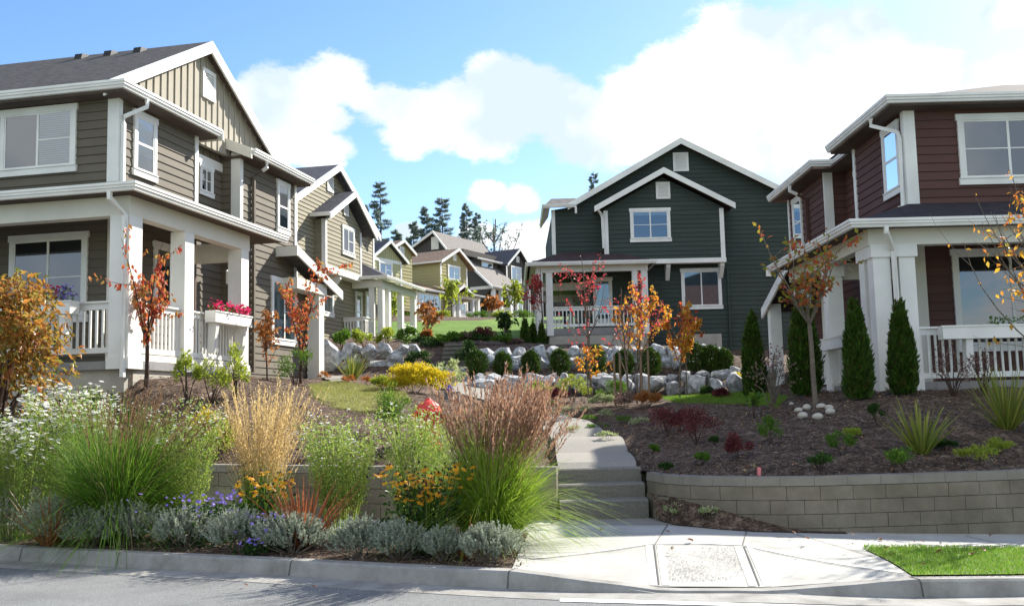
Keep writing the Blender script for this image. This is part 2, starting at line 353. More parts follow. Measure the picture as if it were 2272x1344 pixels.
# ------------------------------------------------------------------ terrain
def Pt(px, py, D): p = aty(px, py, D); return (p[0], p[1], p[2])
CT = [(-30,27,2.0),(-20,23,1.6),(-9,17.4,1.1),(-6.5,16.1,1.0),(-4.6,15.4,.94),(-3,14.9,.94),(-1.6,14.4,.92),(-.6,14.2,.88),(.4,14.2,.80),(.6,14.6,.76),(1.7,14.6,.76),(1.8,13.8,.74),
      (2.0,13.1,.72),(2.7,12.3,.70),(3.4,12.15,.70),(4.6,12.4,.70),(6.2,12.65,.70),(9,13.4,.72),(14,15,.8),(22,17,1.0),(35,20,1.4),
      # beds in front of the left porch
      (-8.2,17.2,1.55),(-10,18,1.9),(-14,19.5,2.2),(-9,19.2,2.33),(-6.9,17.8,2.32),(-6.2,20.6,2.42),(-5.4,23.2,2.42),(-6.5,17.0,1.75),(-5.8,16.5,1.4),(-4.8,18,1.9),(-4,17,1.45),(-3.6,19,1.75),(-4.4,21,2.2),
      (-3.0,16,1.1),(-2,16,1.15),(-5.0,27,2.5),(-4.4,25,2.4),(-3.6,22,1.95),(-6,30,2.7),(-8,28,2.6),(-20,30,3.0),
      Pt(780,880,20),Pt(860,890,20),Pt(700,862,22),Pt(760,848,24.5),Pt(920,874,22),
      Pt(730,835,29),Pt(800,832,29.5),Pt(900,820,30),
      Pt(760,768,32.5),Pt(900,765,33),(-6,36,4.3),(-4,40,4.4),(-3,45,5.0),
      # path and steps
      (1.25,16.5,.84),(1.5,19.2,.95),(1.1,23,1.28),Pt(1010,872,25.5),Pt(1010,812,30),Pt(1010,770,32.5),Pt(1060,800,31),
      # right bed
      (3.3,14,.98),(2.4,17,1.05),(4.5,15,1.2),(6.3,15.6,1.45),(6.0,17.5,1.72),(8,17.4,1.72),(11,17.4,1.72),(5.6,19,1.75),(5.4,23,1.8),(5,26,1.85),(8,16,1.45),(10,15,1.2),
      Pt(1300,900,24),Pt(1400,960,17.5),Pt(1500,905,22),Pt(1580,884,27),Pt(1640,882,27),Pt(1200,900,24),Pt(1300,880,27),
      Pt(1120,868,27.6),Pt(1250,872,27.6),Pt(1400,874,27.6),Pt(1560,880,27.6),
      Pt(1100,806,29.6),Pt(1250,812,29.6),Pt(1400,814,29.6),Pt(1560,800,29.6),Pt(1640,795,29.6),
      Pt(1100,772,31.6),Pt(1250,770,31.6),Pt(1400,768,31.6),Pt(1540,770,31.6),Pt(1640,790,31.6),
      (1.5,37.5,3.75),(5,37.5,3.7),(7,38,3.5),(10,38,3.4),(8,33,2.9),(8,28,2.3),(7,24,2.0),(12,30,2.5),(20,30,2.5),(-2,42,4.5),(0.5,42,4.4),(2,50,5.6),(-2,50,5.8),
      Pt(1000,712,68),Pt(1150,704,72),(-8,62,7.6),(-5.5,72,8.0),(-1,78,8.4),(3,84,9.2),(0,95,10.2),(10,60,6.8),(25,60,6.5),(-30,60,6.5),(-20,45,4.5),(-45,40,3.5),(60,40,3),(60,80,8),(-60,80,8),(0,130,12),(60,130,12),(-60,130,12),(-50,180,13),(50,180,13)]
_c = np.array(CT, float); _n = len(_c)
def _phi(r): return r
_d = np.linalg.norm(_c[:, None, :2] - _c[None, :, :2], axis=2)
_A = np.zeros((_n + 1, _n + 1)); _A[:_n, :_n] = _phi(_d) - np.eye(_n) * 0.05; _A[:_n, _n] = 1; _A[_n, :_n] = 1
_w = np.linalg.solve(_A, np.concatenate([_c[:, 2], [0]]))
def H(x, y):
    x = np.atleast_1d(np.asarray(x, float)); y = np.atleast_1d(np.asarray(y, float)); sh = x.shape
    x = x.ravel(); y = y.ravel(); out = np.empty(len(x))
    for i in range(0, len(x), 20000):
        r = np.hypot(x[i:i+20000, None] - _c[None, :, 0], y[i:i+20000, None] - _c[None, :, 1]); out[i:i+20000] = r @ _w[:_n] + _w[_n]
    t = np.interp(x, _fx, _ft); f = np.interp(x, _fx, _fy)
    out = np.where(y < f + 4, np.minimum(out, t + 0.6 * np.maximum(y - f, 0)), out)
    return out.reshape(sh)
_fx = [-30, -12, -8, -4.64, -1.62, 0.0, 0.56, 1.72, 1.86, 2.1, 2.5, 2.95, 3.5, 4.6, 6.17, 9.0, 14, 25]
_fy = [24.7, 18.2, 16.65, 15.41, 14.39, 14.02, 13.94, 14.3, 13.6, 13.18, 12.87, 12.67, 12.57, 12.62, 12.82, 13.4, 14.8, 18.2]
_ft = [1.1, 1.0, .98, .90, .82, .79, .76, .74, .69, .69, .69, .69, .69, .69, .69, .69, .8, 1.0]
def h1(x, y): return float(H(x, y)[0])
def G(px, py, y0=12.5, y1=90):
    """where the sight line through a survey pixel meets the hillside"""
    ys = np.arange(y0, y1, 0.08); d = ray(px, py); P = E0[None] + d[None] * (ys[:, None] / d[1]); g = H(P[:, 0], P[:, 1])
    k = np.argmax(P[:, 2] < g)
    return P[k][0], P[k][1], float(g[k])
def street(x): return -0.045 * max(0.0, x - 2)

def inpoly(P, poly):
    x, y = P[:, 0], P[:, 1]; ins = np.zeros(len(P), bool); n = len(poly)
    for i in range(n):
        x1, y1 = poly[i][:2]; x2, y2 = poly[(i + 1) % n][:2]
        c = ((y1 > y) != (y2 > y)) & (x < (x2 - x1) * (y - y1) / (y2 - y1 + 1e-12) + x1); ins ^= c
    return ins
PATHC = [((0.6, 14.3), (1.71, 14.3)), ((0.62, 15.5), (1.78, 15.5)), ((0.68, 17.5), (1.84, 17.5)), ((0.68, 19.5), (1.80, 19.5)), ((0.35, 21.5), (1.52, 21.7)), ((-0.4, 23.6), (0.75, 24.2)), ((-1.5, 25.6), (-0.5, 26.4)), ((-2.3, 27.6), (-1.2, 28.0)), ((-2.5, 29.6), (-1.3, 29.8))]
LW = [(-30, 24.5), (-12, 18.0), (-8, 16.45), (-4.64, 15.21), (-1.62, 14.19), (0.0, 13.82), (0.54, 13.74)]       # left wall face (top line)
RW = [(1.77, 14.0), (1.86, 13.4), (2.1, 12.98), (2.5, 12.67), (2.95, 12.47), (3.5, 12.37), (4.6, 12.42), (6.17, 12.62), (9.0, 13.2), (14, 14.6), (25, 18)]
def front(x):
    if x <= 0.56: return np.interp(x, [p[0] for p in LW], [p[1] for p in LW]) + 0.2
    if x < 1.72: return 14.35
    if x < 1.85: return 14.2
    return np.interp(x, [p[0] for p in RW[1:]], [p[1] for p in RW[1:]]) + 0.2
def resample(pl, step):
    out = [np.array(pl[0], float)]
    for a, b in zip(pl[:-1], pl[1:]):
        a = np.array(a, float); b = np.array(b, float); n = max(1, int(round(np.linalg.norm(b - a) / step)))
        for i in range(1, n + 1): out.append(a + (b - a) * i / n)
    return out

def noise_mat(name, stops, scale, detail=8, rough=0.95, bump=0.5, bscale=40, bdist=0.03, vor=None):
    m, nt, b = new_mat(name); N = nt.nodes.new; L = nt.links.new; tc = N('ShaderNodeTexCoord')
    n = N('ShaderNodeTexNoise'); n.inputs['Scale'].default_value = scale; n.inputs['Detail'].default_value = detail; n.inputs['Roughness'].default_value = 0.68
    L(tc.outputs['Object'], n.inputs['Vector'])
    r = N('ShaderNodeValToRGB'); cr = r.color_ramp
    while len(cr.elements) < len(stops): cr.elements.new(0.5)
    for i, (p, c) in enumerate(stops): cr.elements[i].position = p; cr.elements[i].color = rgb(c)
    L(n.outputs['Fac'], r.inputs[0]); col = r.outputs[0]
    if vor:
        v = N('ShaderNodeTexVoronoi'); v.inputs['Scale'].default_value = vor; L(tc.outputs['Object'], v.inputs['Vector'])
        sep = N('ShaderNodeSeparateColor'); L(v.outputs['Color'], sep.inputs[0])
        mr = N('ShaderNodeMapRange'); mr.inputs['To Min'].default_value = 0.45; mr.inputs['To Max'].default_value = 1.7; L(sep.outputs[0], mr.inputs['Value'])
        mx = N('ShaderNodeVectorMath'); mx.operation = 'SCALE'; L(col, mx.inputs[0]); L(mr.outputs[0], mx.inputs['Scale']); col = mx.outputs[0]
    L(col, b.inputs['Base Color']); b.inputs['Roughness'].default_value = rough; b.inputs['Specular IOR Level'].default_value = 0.15
    n2 = N('ShaderNodeTexNoise'); n2.inputs['Scale'].default_value = bscale; n2.inputs['Detail'].default_value = 5; L(tc.outputs['Object'], n2.inputs['Vector'])
    bp = N('ShaderNodeBump'); bp.inputs['Strength'].default_value = bump; bp.inputs['Distance'].default_value = bdist
    L(n2.outputs['Fac'], bp.inputs['Height']); L(bp.outputs[0], b.inputs['Normal']); MATS[name] = m; return m
MULCH = noise_mat('bark_mulch', [(0.3, (0.036, 0.024, 0.016)), (0.5, (0.10, 0.068, 0.048)), (0.72, (0.23, 0.165, 0.12))], 6, 10, 0.95, 1.0, 35, 0.05, vor=34)
LAWN = noise_mat('lawn_green', [(0.3, (0.08, 0.145, 0.02)), (0.55, (0.125, 0.21, 0.03)), (0.8, (0.17, 0.26, 0.04))], 0.7, 8, 0.9, 0.8, 25, 0.05)
DRYL = noise_mat('dry_lawn', [(0.3, (0.16, 0.17, 0.05)), (0.55, (0.27, 0.25, 0.09)), (0.8, (0.20, 0.25, 0.05))], 1.6, 8, 0.9, 0.8, 25, 0.05)
ASPH = noise_mat('grey_asphalt', [(0.3, (0.12, 0.122, 0.12)), (0.5, (0.16, 0.162, 0.158)), (0.7, (0.185, 0.188, 0.182))], 0.8, 14, 0.9, 0.25, 220, 0.006, vor=260)
CONW = noise_mat('pale_concrete', [(0.25, (0.25, 0.24, 0.21)), (0.42, (0.36, 0.35, 0.315)), (0.62, (0.44, 0.43, 0.39)), (0.8, (0.38, 0.36, 0.32))], 1.3, 12, 0.9, 0.25, 120, 0.01)
CONA = noise_mat('aggregate_concrete', [(0.35, (0.14, 0.13, 0.11)), (0.65, (0.23, 0.215, 0.185))], 60, 4, 0.9, 0.5, 150, 0.01)
KERBM = noise_mat('kerb_concrete', [(0.3, (0.19, 0.18, 0.16)), (0.55, (0.30, 0.29, 0.265)), (0.8, (0.38, 0.37, 0.34))], 3, 8, 0.9, 0.3, 80, 0.01)
BLOCKM = noise_mat('concrete_block', [(0.3, (0.14, 0.12, 0.088)), (0.5, (0.20, 0.172, 0.128)), (0.75, (0.30, 0.262, 0.205))], 1.3, 10, 0.95, 0.6, 70, 0.015)
CAPM = mat('block_cap', (0.225, 0.205, 0.17), 0.9, 0.2, 0.15, 3, 0.4, 60)
PAINTW = mat('road_paint', (0.72, 0.72, 0.68), 0.8, 0.2, 0.15, 14, 0.2, 60)

def grid_sheet(name, xs, rows, m, kind='structure', zoff=0.0, zf=None):
    """xs: columns, rows: function x -> list of y"""
    vs = []; X = []; Y = []
    for x in xs:
        for y in rows(x): X.append(x); Y.append(y)
    Z = (zf or H)(np.array(X), np.array(Y)) + zoff
    k = len(rows(xs[0])); fs = []
    for i in range(len(xs) - 1):
        for j in range(k - 1): fs.append((i * k + j, (i + 1) * k + j, (i + 1) * k + j + 1, i * k + j + 1))
    me = bpy.data.meshes.new(name); me.from_pydata(list(zip(X, Y, Z)), [], fs); me.materials.append(m)
    me.polygons.foreach_set('use_smooth', [True] * len(me.polygons)); o = bpy.data.objects.new(name, me); COL.objects.link(o); tag(o, kind=kind); return o
xs = sorted(set(np.round(np.concatenate([np.linspace(-60, -14, 24), np.arange(-14, 12, 0.16), [0.555, 0.565, 1.715, 1.725], np.linspace(12, 70, 28)]), 3)))
tt = np.concatenate([np.linspace(0, 0.12, 46)[:-1], np.linspace(0.12, 0.35, 40)[:-1], np.linspace(0.35, 1, 36)])
def _bumpy(X, Y):
    z = H(X, Y)
    k = (Y < 31) & inpoly(np.stack([X, Y], 1), [(p[0] - .12, q) for (p, q) in [((a[0][0], 0), a[0][1]) for a in PATHC]] + [(a[1][0] + .12, a[1][1]) for a in PATHC[::-1]])
    z = z - 0.12 * k
    return z + (0.018 * np.sin(X * 3.1 + Y * 1.7) + 0.014 * np.sin(X * 7.3 - Y * 5.1) + 0.012 * rng.standard_normal(len(X))) * (Y < 45)
hill = grid_sheet('hillside_bed', xs, lambda x: list(front(x) + tt * (190 - front(x))), MULCH, zf=_bumpy)
# one big sheet out to the horizon
g = MB(); g.quad([(-900, -300, -0.6), (900, -300, -0.6), (900, 1600, -0.6), (-900, 1600, -0.6)]); tag(g.build('ground', LAWN), kind='structure')

def overlay(name, poly, m, zoff=0.03, step=0.5, thick=0, zfun=None):
    """a sheet draped over the hillside inside a polygon"""
    b = bmesh.new(); vs = [b.verts.new((p[0], p[1], 0)) for p in resample(poly + [poly[0]], step)[:-1]]; b.faces.new(vs)
    x0 = min(p[0] for p in poly); x1 = max(p[0] for p in poly); y0 = min(p[1] for p in poly); y1 = max(p[1] for p in poly)
    for k in range(int((x1 - x0) / step)):
        bmesh.ops.bisect_plane(b, geom=b.verts[:] + b.edges[:] + b.faces[:], plane_co=(x0 + (k + 0.503) * step, 0, 0), plane_no=(1, 0, 0))
    for k in range(int((y1 - y0) / step)):
        bmesh.ops.bisect_plane(b, geom=b.verts[:] + b.edges[:] + b.faces[:], plane_co=(0, y0 + (k + 0.503) * step, 0), plane_no=(0, 1, 0))
    bmesh.ops.triangulate(b, faces=b.faces[:])
    X = np.array([v.co.x for v in b.verts]); Y = np.array([v.co.y for v in b.verts]); Z = (zfun or H)(X, Y) + zoff
    for v, z in zip(b.verts, Z): v.co.z = z
    bmesh.ops.recalc_face_normals(b, faces=b.faces[:])
    if b.faces[0].normal.z < 0: bmesh.ops.reverse_faces(b, faces=b.faces[:])
    me = bpy.data.meshes.new(name); b.to_mesh(me); b.free(); me.materials.append(m)
    me.polygons.foreach_set('use_smooth', [True] * len(me.polygons)); o = bpy.data.objects.new(name, me); COL.objects.link(o); return tag(o, kind='structure')
Lp = [G(900, 757), G(1040, 752), G(1130, 757), (0.6, 37, 0), (0.7, 46, 0), (8, 50, 0), (8, 66, 0), G(1150, 706), G(1060, 713), G(900, 716), (-12, 60, 0), (-12, 48, 0), (-6, 45, 0)]
overlay('upper_lawn', [(p[0], p[1]) for p in Lp], LAWN, 0.05, 1.2)
overlay('dry_lawn_patch', [G(a, b)[:2] for a, b in ((690, 862), (700, 882), (745, 905), (800, 915), (860, 912), (905, 895), (880, 872), (800, 862), (740, 853))], DRYL, 0.012, 0.3)
overlay('lawn_strip', [G(a, b)[:2] for a, b in ((1480, 886), (1500, 892), (1640, 896), (1720, 905), (1740, 885), (1650, 878), (1560, 880))], LAWN, 0.014, 0.3)

# ------------------------------------------------------------------ garden path
def path_mesh():
    lf = resample([p[0] for p in PATHC], 0.4); n = len(lf)
    tl = np.linspace(0, 1, n); L = np.array([p[0] for p in PATHC], float); Rr = np.array([p[1] for p in PATHC], float); k = np.linspace(0, 1, len(PATHC))
    mb = MB(); vs = []
    for t in np.linspace(0, 1, 60):
        a = np.array([np.interp(t, k, L[:, 0]), np.interp(t, k, L[:, 1])]); b = np.array([np.interp(t, k, Rr[:, 0]), np.interp(t, k, Rr[:, 1])])
        c = (a + b) / 2; z = 0.77 if c[1] < 14.9 else max(0.77, h1(c[0], c[1]) + 0.06)
        vs += [(a[0], a[1], z), (b[0], b[1], z), (b[0], b[1], z - 0.3), (a[0], a[1], z - 0.3)]
    fs = []
    for i in range(59):
        for j in range(4): fs.append((i * 4 + j, i * 4 + (j + 1) % 4, i * 4 + 4 + (j + 1) % 4, i * 4 + 4 + j))
    mb.add(vs, fs); return tag(mb.build('garden_path', PATHM), kind='structure')
PATHM = noise_mat('path_concrete', [(0.35, (0.22, 0.205, 0.175)), (0.65, (0.31, 0.29, 0.25))], 55, 4, 0.9, 0.4, 150, 0.01)
path_mesh()
st = MB(); zt = 0.785
for i in range(3):
    y0 = 14.34 - i * 0.30; z = zt - i * 0.188; st.box(0.58 - 0.01 * i, 1.74 + 0.015 * i, y0 - 0.02 if i else 14.30, 14.6 if i == 0 else y0 + 0.30, 0.0, z) if False else None
prof = [(14.5, zt), (14.30, zt), (14.27, zt - 0.02), (14.27, zt - 0.188), (13.97, zt - 0.195), (13.94, zt - 0.215), (13.94, zt - 0.376), (13.64, zt - 0.383), (13.61, zt - 0.403), (13.61, 0.02), (14.5, 0.02)]
st.extr([(0.57, y, z) for y, z in prof], (1.17, 0, 0))
tag(st.build('concrete_steps', CONA), 'grey concrete steps of three risers leading up to the garden path', 'steps')
# upper flight
us = MB(); c = G(1010, 812)
ux, uy, uz = c
for i in range(5):
    us.box(ux - 0.42, ux + 0.42, uy + i * 0.36 + (0.03 if i else 0), uy + 2.2, uz - 0.3 + i * 0.001, uz + 0.15 * (i + 1) - 0.05); us.box(ux - 0.42, ux + 0.42, uy + i * 0.36 - 0.03, uy + 2.2, uz + 0.15 * (i + 1) - 0.05, uz + 0.15 * (i + 1))
tag(us.build('garden_steps', CONA), 'dark shaded concrete steps between rock walls climbing to the upper lawn', 'steps')
# side path to the left house
sp = [G(a, b)[:2] for a, b in ((715, 838), (760, 838), (785, 850), (735, 852))]
overlay('side_path', sp, PATHM, 0.05, 0.5)

# ------------------------------------------------------------------ street, kerb, pavement
KC = [(-30, 22.9), (-12, 14.9), (-6.1, 12.2), (-4.2, 11.32), (-2.54, 10.6), (-1.2, 9.95), (-0.08, 9.46), (0.6, 9.2), (1.2, 9.05), (2.1, 8.95), (2.9, 8.92), (3.46, 8.95), (4.44, 9.14), (6, 9.6), (9, 11), (14, 14), (22, 20)]
def kh(x):   # kerb top height above the street (dropped at the ramp)
    return float(np.interp(x, [-99, -0.05, 1.05, 1.25, 2.15, 2.35, 3.4, 99], [0.155, 0.155, 0.05, 0.02, 0.02, 0.04, 0.15, 0.15]))
kp = resample(KC, 0.25)
def kerb_mesh():
    mb = MB(); vs = []; n = 0
    for i, p in enumerate(kp):
        a = kp[max(i - 1, 0)]; b = kp[min(i + 1, len(kp) - 1)]; t = (b - a) / np.linalg.norm(b - a); nr = np.array([t[1], -t[0]])   # towards the street
        z = street(p[0]); h = kh(p[0])
        prof = [(-0.17, z - 0.2), (-0.17, z + h), (-0.02, z + h), (0.0, z + h - 0.02), (0.03, z + 0.006), (0.42, z + 0.003), (0.42, z - 0.2)]
        for o, zz in prof: vs.append((p[0] + nr[0] * o, p[1] + nr[1] * o, zz))
        n = len(prof)
    fs = []
    for i in range(len(kp) - 1):
        for j in range(n): fs.append((i * n + j, i * n + (j + 1) % n, (i + 1) * n + (j + 1) % n, (i + 1) * n + j))
    mb.add(vs, fs); return tag(mb.build('kerb', KERBM), kind='structure')
kerb_mesh()
# expansion joints in the kerb
def joint_line(pts, w, m, name, zf): pass
def zstreet(X, Y): return -0.045 * np.maximum(0, X - 2)
rd = MB(); rv = []
for i, p in enumerate(kp):
    a = kp[max(i - 1, 0)]; b = kp[min(i + 1, len(kp) - 1)]; t = (b - a) / np.linalg.norm(b - a); nr = np.array([t[1], -t[0]])
    for o in (0.40, 2.5, 6.0, 14.0):
        q = p + nr * o
        if p[0] > 6: q[1] = min(q[1], 9.2 - (o)); 
        rv.append((q[0], q[1], street(p[0]) - 0.002 if p[0] < 12 else street(12)))
rf = []
for i in range(len(kp) - 1):
    for j in range(3): rf.append((i * 4 + j, i * 4 + j + 1, i * 4 + 5 + j, i * 4 + 4 + j))
rd.add(rv, rf); tag(rd.build('street', ASPH, recalc=False), kind='structure')
# street base behind the camera
g2 = MB(); g2.quad([(-60, -40, -0.3), (60, -40, -0.3), (60, 30, -0.55), (-60, 30, -0.3)]); tag(g2.build('street_base', ASPH, recalc=False), kind='structure')
wl = MB(); wl.quad([(0.34, 8.78, 0.004), (2.02, 8.34, 0.004), (6.0, 8.0, -0.15), (6.0, 8.10, -0.15), (2.04, 8.46, 0.004), (0.36, 8.92, 0.004)]); tag(wl.build('road_marking', PAINTW, recalc=False), kind='structure')
def zwalk(X, Y): return 0.155 - 0.045 * np.maximum(0, X - 2) + 0.0 * Y
# pavement: right of the steps, apron, left behind the planting strip
def ramp(X, Y):
    """kerb ramp: the slab falls to the dropped kerb"""
    z = 0.155 - 0.045 * np.maximum(0, X - 2)
    lo = np.interp(X, [-0.1, 1.1, 1.25, 2.15, 2.35, 3.5], [0, -0.125, -0.13, -0.13, -0.11, 0])
    t = np.clip((11.0 - Y) / 1.9, 0, 1); t = np.where(t > 0, t, 0)
    side = np.clip(np.minimum((X + 0.1) / 1.2, (3.5 - X) / 1.2), 0, 1)
    return z + lo * t * np.where(side > 0, 1, 0)
ky = lambda x: float(np.interp(x, [p[0] for p in KC], [p[1] for p in KC]))
ap = [(0.20, 13.15), (0.03, 11.0), (-0.06, ky(-0.06) + 0.165), (0.6, ky(0.6) + 0.17), (1.2, ky(1.2) + 0.17), (2.1, ky(2.1) + 0.17), (2.9, ky(2.9) + 0.17), (3.45, ky(3.45) + 0.165), (3.55, 9.9), (3.59, 10.4), (3.61, 10.76), (3.74, 11.02), (3.96, 11.06), (3.96, 12.36), (3.4, 12.3), (2.75, 12.34), (1.87, 12.85)]
overlay('pavement', ap, CONW, 0, 0.3, zfun=ramp)
overlay('pavement', [(3.96, 11.04), (5.5, 11.2), (9, 12.0), (14, 13.4), (25, 17), (25, 18.2), (14, 14.7), (9, 13.24), (6.1, 12.66), (4.5, 12.44), (3.96, 12.36)], CONW, 0, 0.5, zfun=zwalk)
overlay('pavement', [(0.54, 13.72), (0.16, 12.35), (-1.7, 12.85), (-4.7, 13.85), (-8.2, 15.1), (-30, 23.1), (-30, 24.6), (-8, 16.5), (-4.64, 15.2), (-1.62, 14.2)], CONW, -0.006, 0.6, zfun=zwalk)
overlay('entry_slab', [(0.54, 13.6), (1.76, 13.6), (1.95, 12.83), (1.87, 12.80), (0.20, 13.1), (0.45, 13.2)], PATHM, 0.003, 0.4, zfun=zwalk)
STRIPM = MULCH
overlay('planting_strip', [(-0.07, ky(-0.07) + 0.16), (0.02, 11.0), (0.17, 12.36), (-1.7, 12.86), (-4.7, 13.86), (-8.2, 15.1), (-14, 17.4), (-14, 15.95), (-12, 15.05), (-6.1, 12.36), (-4.2, 11.48), (-2.54, 10.76), (-1.2, 10.1)], STRIPM, 0.0, 0.5, zfun=lambda X, Y: 0.15 + 0 * X)
# triangle of bare soil at the foot of the right wall
_wy = lambda X: np.interp(X, [1.8, 1.95, 2.35, 2.8, 3.9], [13.25, 12.76, 12.42, 12.2, 12.2])
overlay('soil_wedge', [(1.80, 13.8), (1.79, 13.3), (1.95, 12.74), (2.35, 12.40), (2.8, 12.18), (3.9, 12.19), (3.9, 12.40), (3.5, 12.40), (2.95, 12.50), (2.5, 12.70), (2.1, 13.01), (1.88, 13.4)], MULCH, 0.0, 0.12, zfun=lambda X, Y: 0.165 + 0.30 * np.clip((3.5 - X) / 1.5, 0, 1) * np.clip((Y - _wy(X)) / 0.32, 0, 1) - 0.045 * np.maximum(0, X - 2))
# kerb-side lawn, right
KL = [(3.74, 11.0), (3.62, 10.75), (3.60, 10.4), (3.56, 9.9), (3.46, 9.12), (4.44, 9.31), (6, 9.77), (9, 11.17), (12, 12.6), (9, 12.0), (5.5, 11.2)]
overlay('lawn_soil', [(3.72, 11.05), (3.6, 10.7), (3.55, 9.9), (3.42, 9.0), (4.44, 9.16), (6, 9.62), (9, 11.02), (12, 12.5), (9, 12.1), (5.5, 11.25)], MULCH, -0.015, 0.4, zfun=zwalk)
overlay('kerb_lawn', KL, LAWN, 0.008, 0.4, zfun=zwalk)

# scored lines and tooled bands of the pavement
sj = MB(); JO = mat('dark_joint', (0.10, 0.095, 0.085), 0.95); TB = mat('tooled_edge', (0.50, 0.49, 0.45), 0.8, 0.2, 0.06, 4)  # joints and wall core share one plain dark tone
def strip(mb, a, b, w, zf, zo):
    a = np.array(a, float); b = np.array(b, float); t = (b - a); Ln = np.linalg.norm(t); t /= Ln; nr = np.array([t[1], -t[0]]) * w / 2; k = max(1, int(Ln / 0.25)); vs = []
    for i in range(k + 1):
        c = a + t * Ln * i / k
        for q in (c - nr, c + nr): vs.append((q[0], q[1], float(zf(np.array([q[0]]), np.array([q[1]]))[0]) + zo))
    mb.add(vs, [(2 * i, 2 * i + 1, 2 * i + 3, 2 * i + 2) for i in range(k)])
for a, b in (((1.87, 12.83), (1.47, 11.05)), ((2.75, 12.38), (2.38, 10.95)), ((3.2, 12.3), (3.62, 9.7)), ((0.1, 10.2), (1.42, 11.02)), ((1.42, 11.02), (2.38, 10.9)), ((2.38, 10.9), (3.4, 9.25)), ((1.45, 11.0), (1.25, 9.25)), ((2.38, 10.9), (2.12, 9.15))):
    strip(sj, a, b, 0.012, ramp, 0.008)
strip(sj, (5.3, 12.25), (5.4, 11.15), 0.012, zwalk, 0.006)
tag(sj.build('pavement_joint', JO, recalc=False), kind='structure')
tb = MB()
for a, b in (((0.12, 10.28), (1.42, 11.09)), ((1.42, 11.09), (2.38, 10.97)), ((2.42, 10.95), (3.45, 9.3)), ((1.39, 11.0), (1.2, 9.25)), ((1.51, 11.0), (1.31, 9.25)), ((2.31, 10.9), (2.06, 9.15)), ((2.44, 10.9), (2.19, 9.15))):
    strip(tb, a, b, 0.07, ramp, 0.004)
tag(tb.build('pavement_joint_band', TB, recalc=False), kind='structure')
tx = MB()
rr = np.random.default_rng(3)
for i in range(1500):
    u, v = rr.random(2); x = 1.56 + u * 0.72 - (1 - v) * 0.22; y = 9.35 + v * 1.5
    if rr.random() < 0.55 + 0.4 * math.sin(u * 5 + v * 4): 
        z = float(ramp(np.array([x]), np.array([y]))[0]) + 0.004; s = 0.007
        tx.add([(x - s, y - s, z), (x + s, y - s, z), (x, y + s, z + 0.004)], [(0, 1, 2)])
tag(tx.build('ramp_texture', mat('ramp_grit', (0.26, 0.25, 0.23), 0.9), recalc=False), kind='stuff'); SC.objects['ramp_texture']['label'] = 'rough grey grip pattern on the kerb ramp panel'; SC.objects['ramp_texture']['category'] = 'ramp texture'
kj = MB()
for x in (-5.78, -4.4, -2.3, -0.09, 3.46):
    p = np.array([x, ky(x)]); q = np.array([x + 0.05, ky(x + 0.05)]); t = (q - p) / np.linalg.norm(q - p); nr = np.array([t[1], -t[0]]); z = street(x); h = kh(x)
    pts = [(-0.17, z + h + 0.003), (-0.02, z + h + 0.003), (0.003, z + h - 0.018), (0.034, z + 0.01)]
    for (a, za), (b, zb) in zip(pts[:-1], pts[1:]):
        w = 0.007; kj.add([(*(p + nr * a - t * w), za), (*(p + nr * a + t * w), za), (*(p + nr * b + t * w), zb), (*(p + nr * b - t * w), zb)], [(0, 1, 2, 3)])
tag(kj.build('kerb_joint', JO, recalc=False), kind='structure')

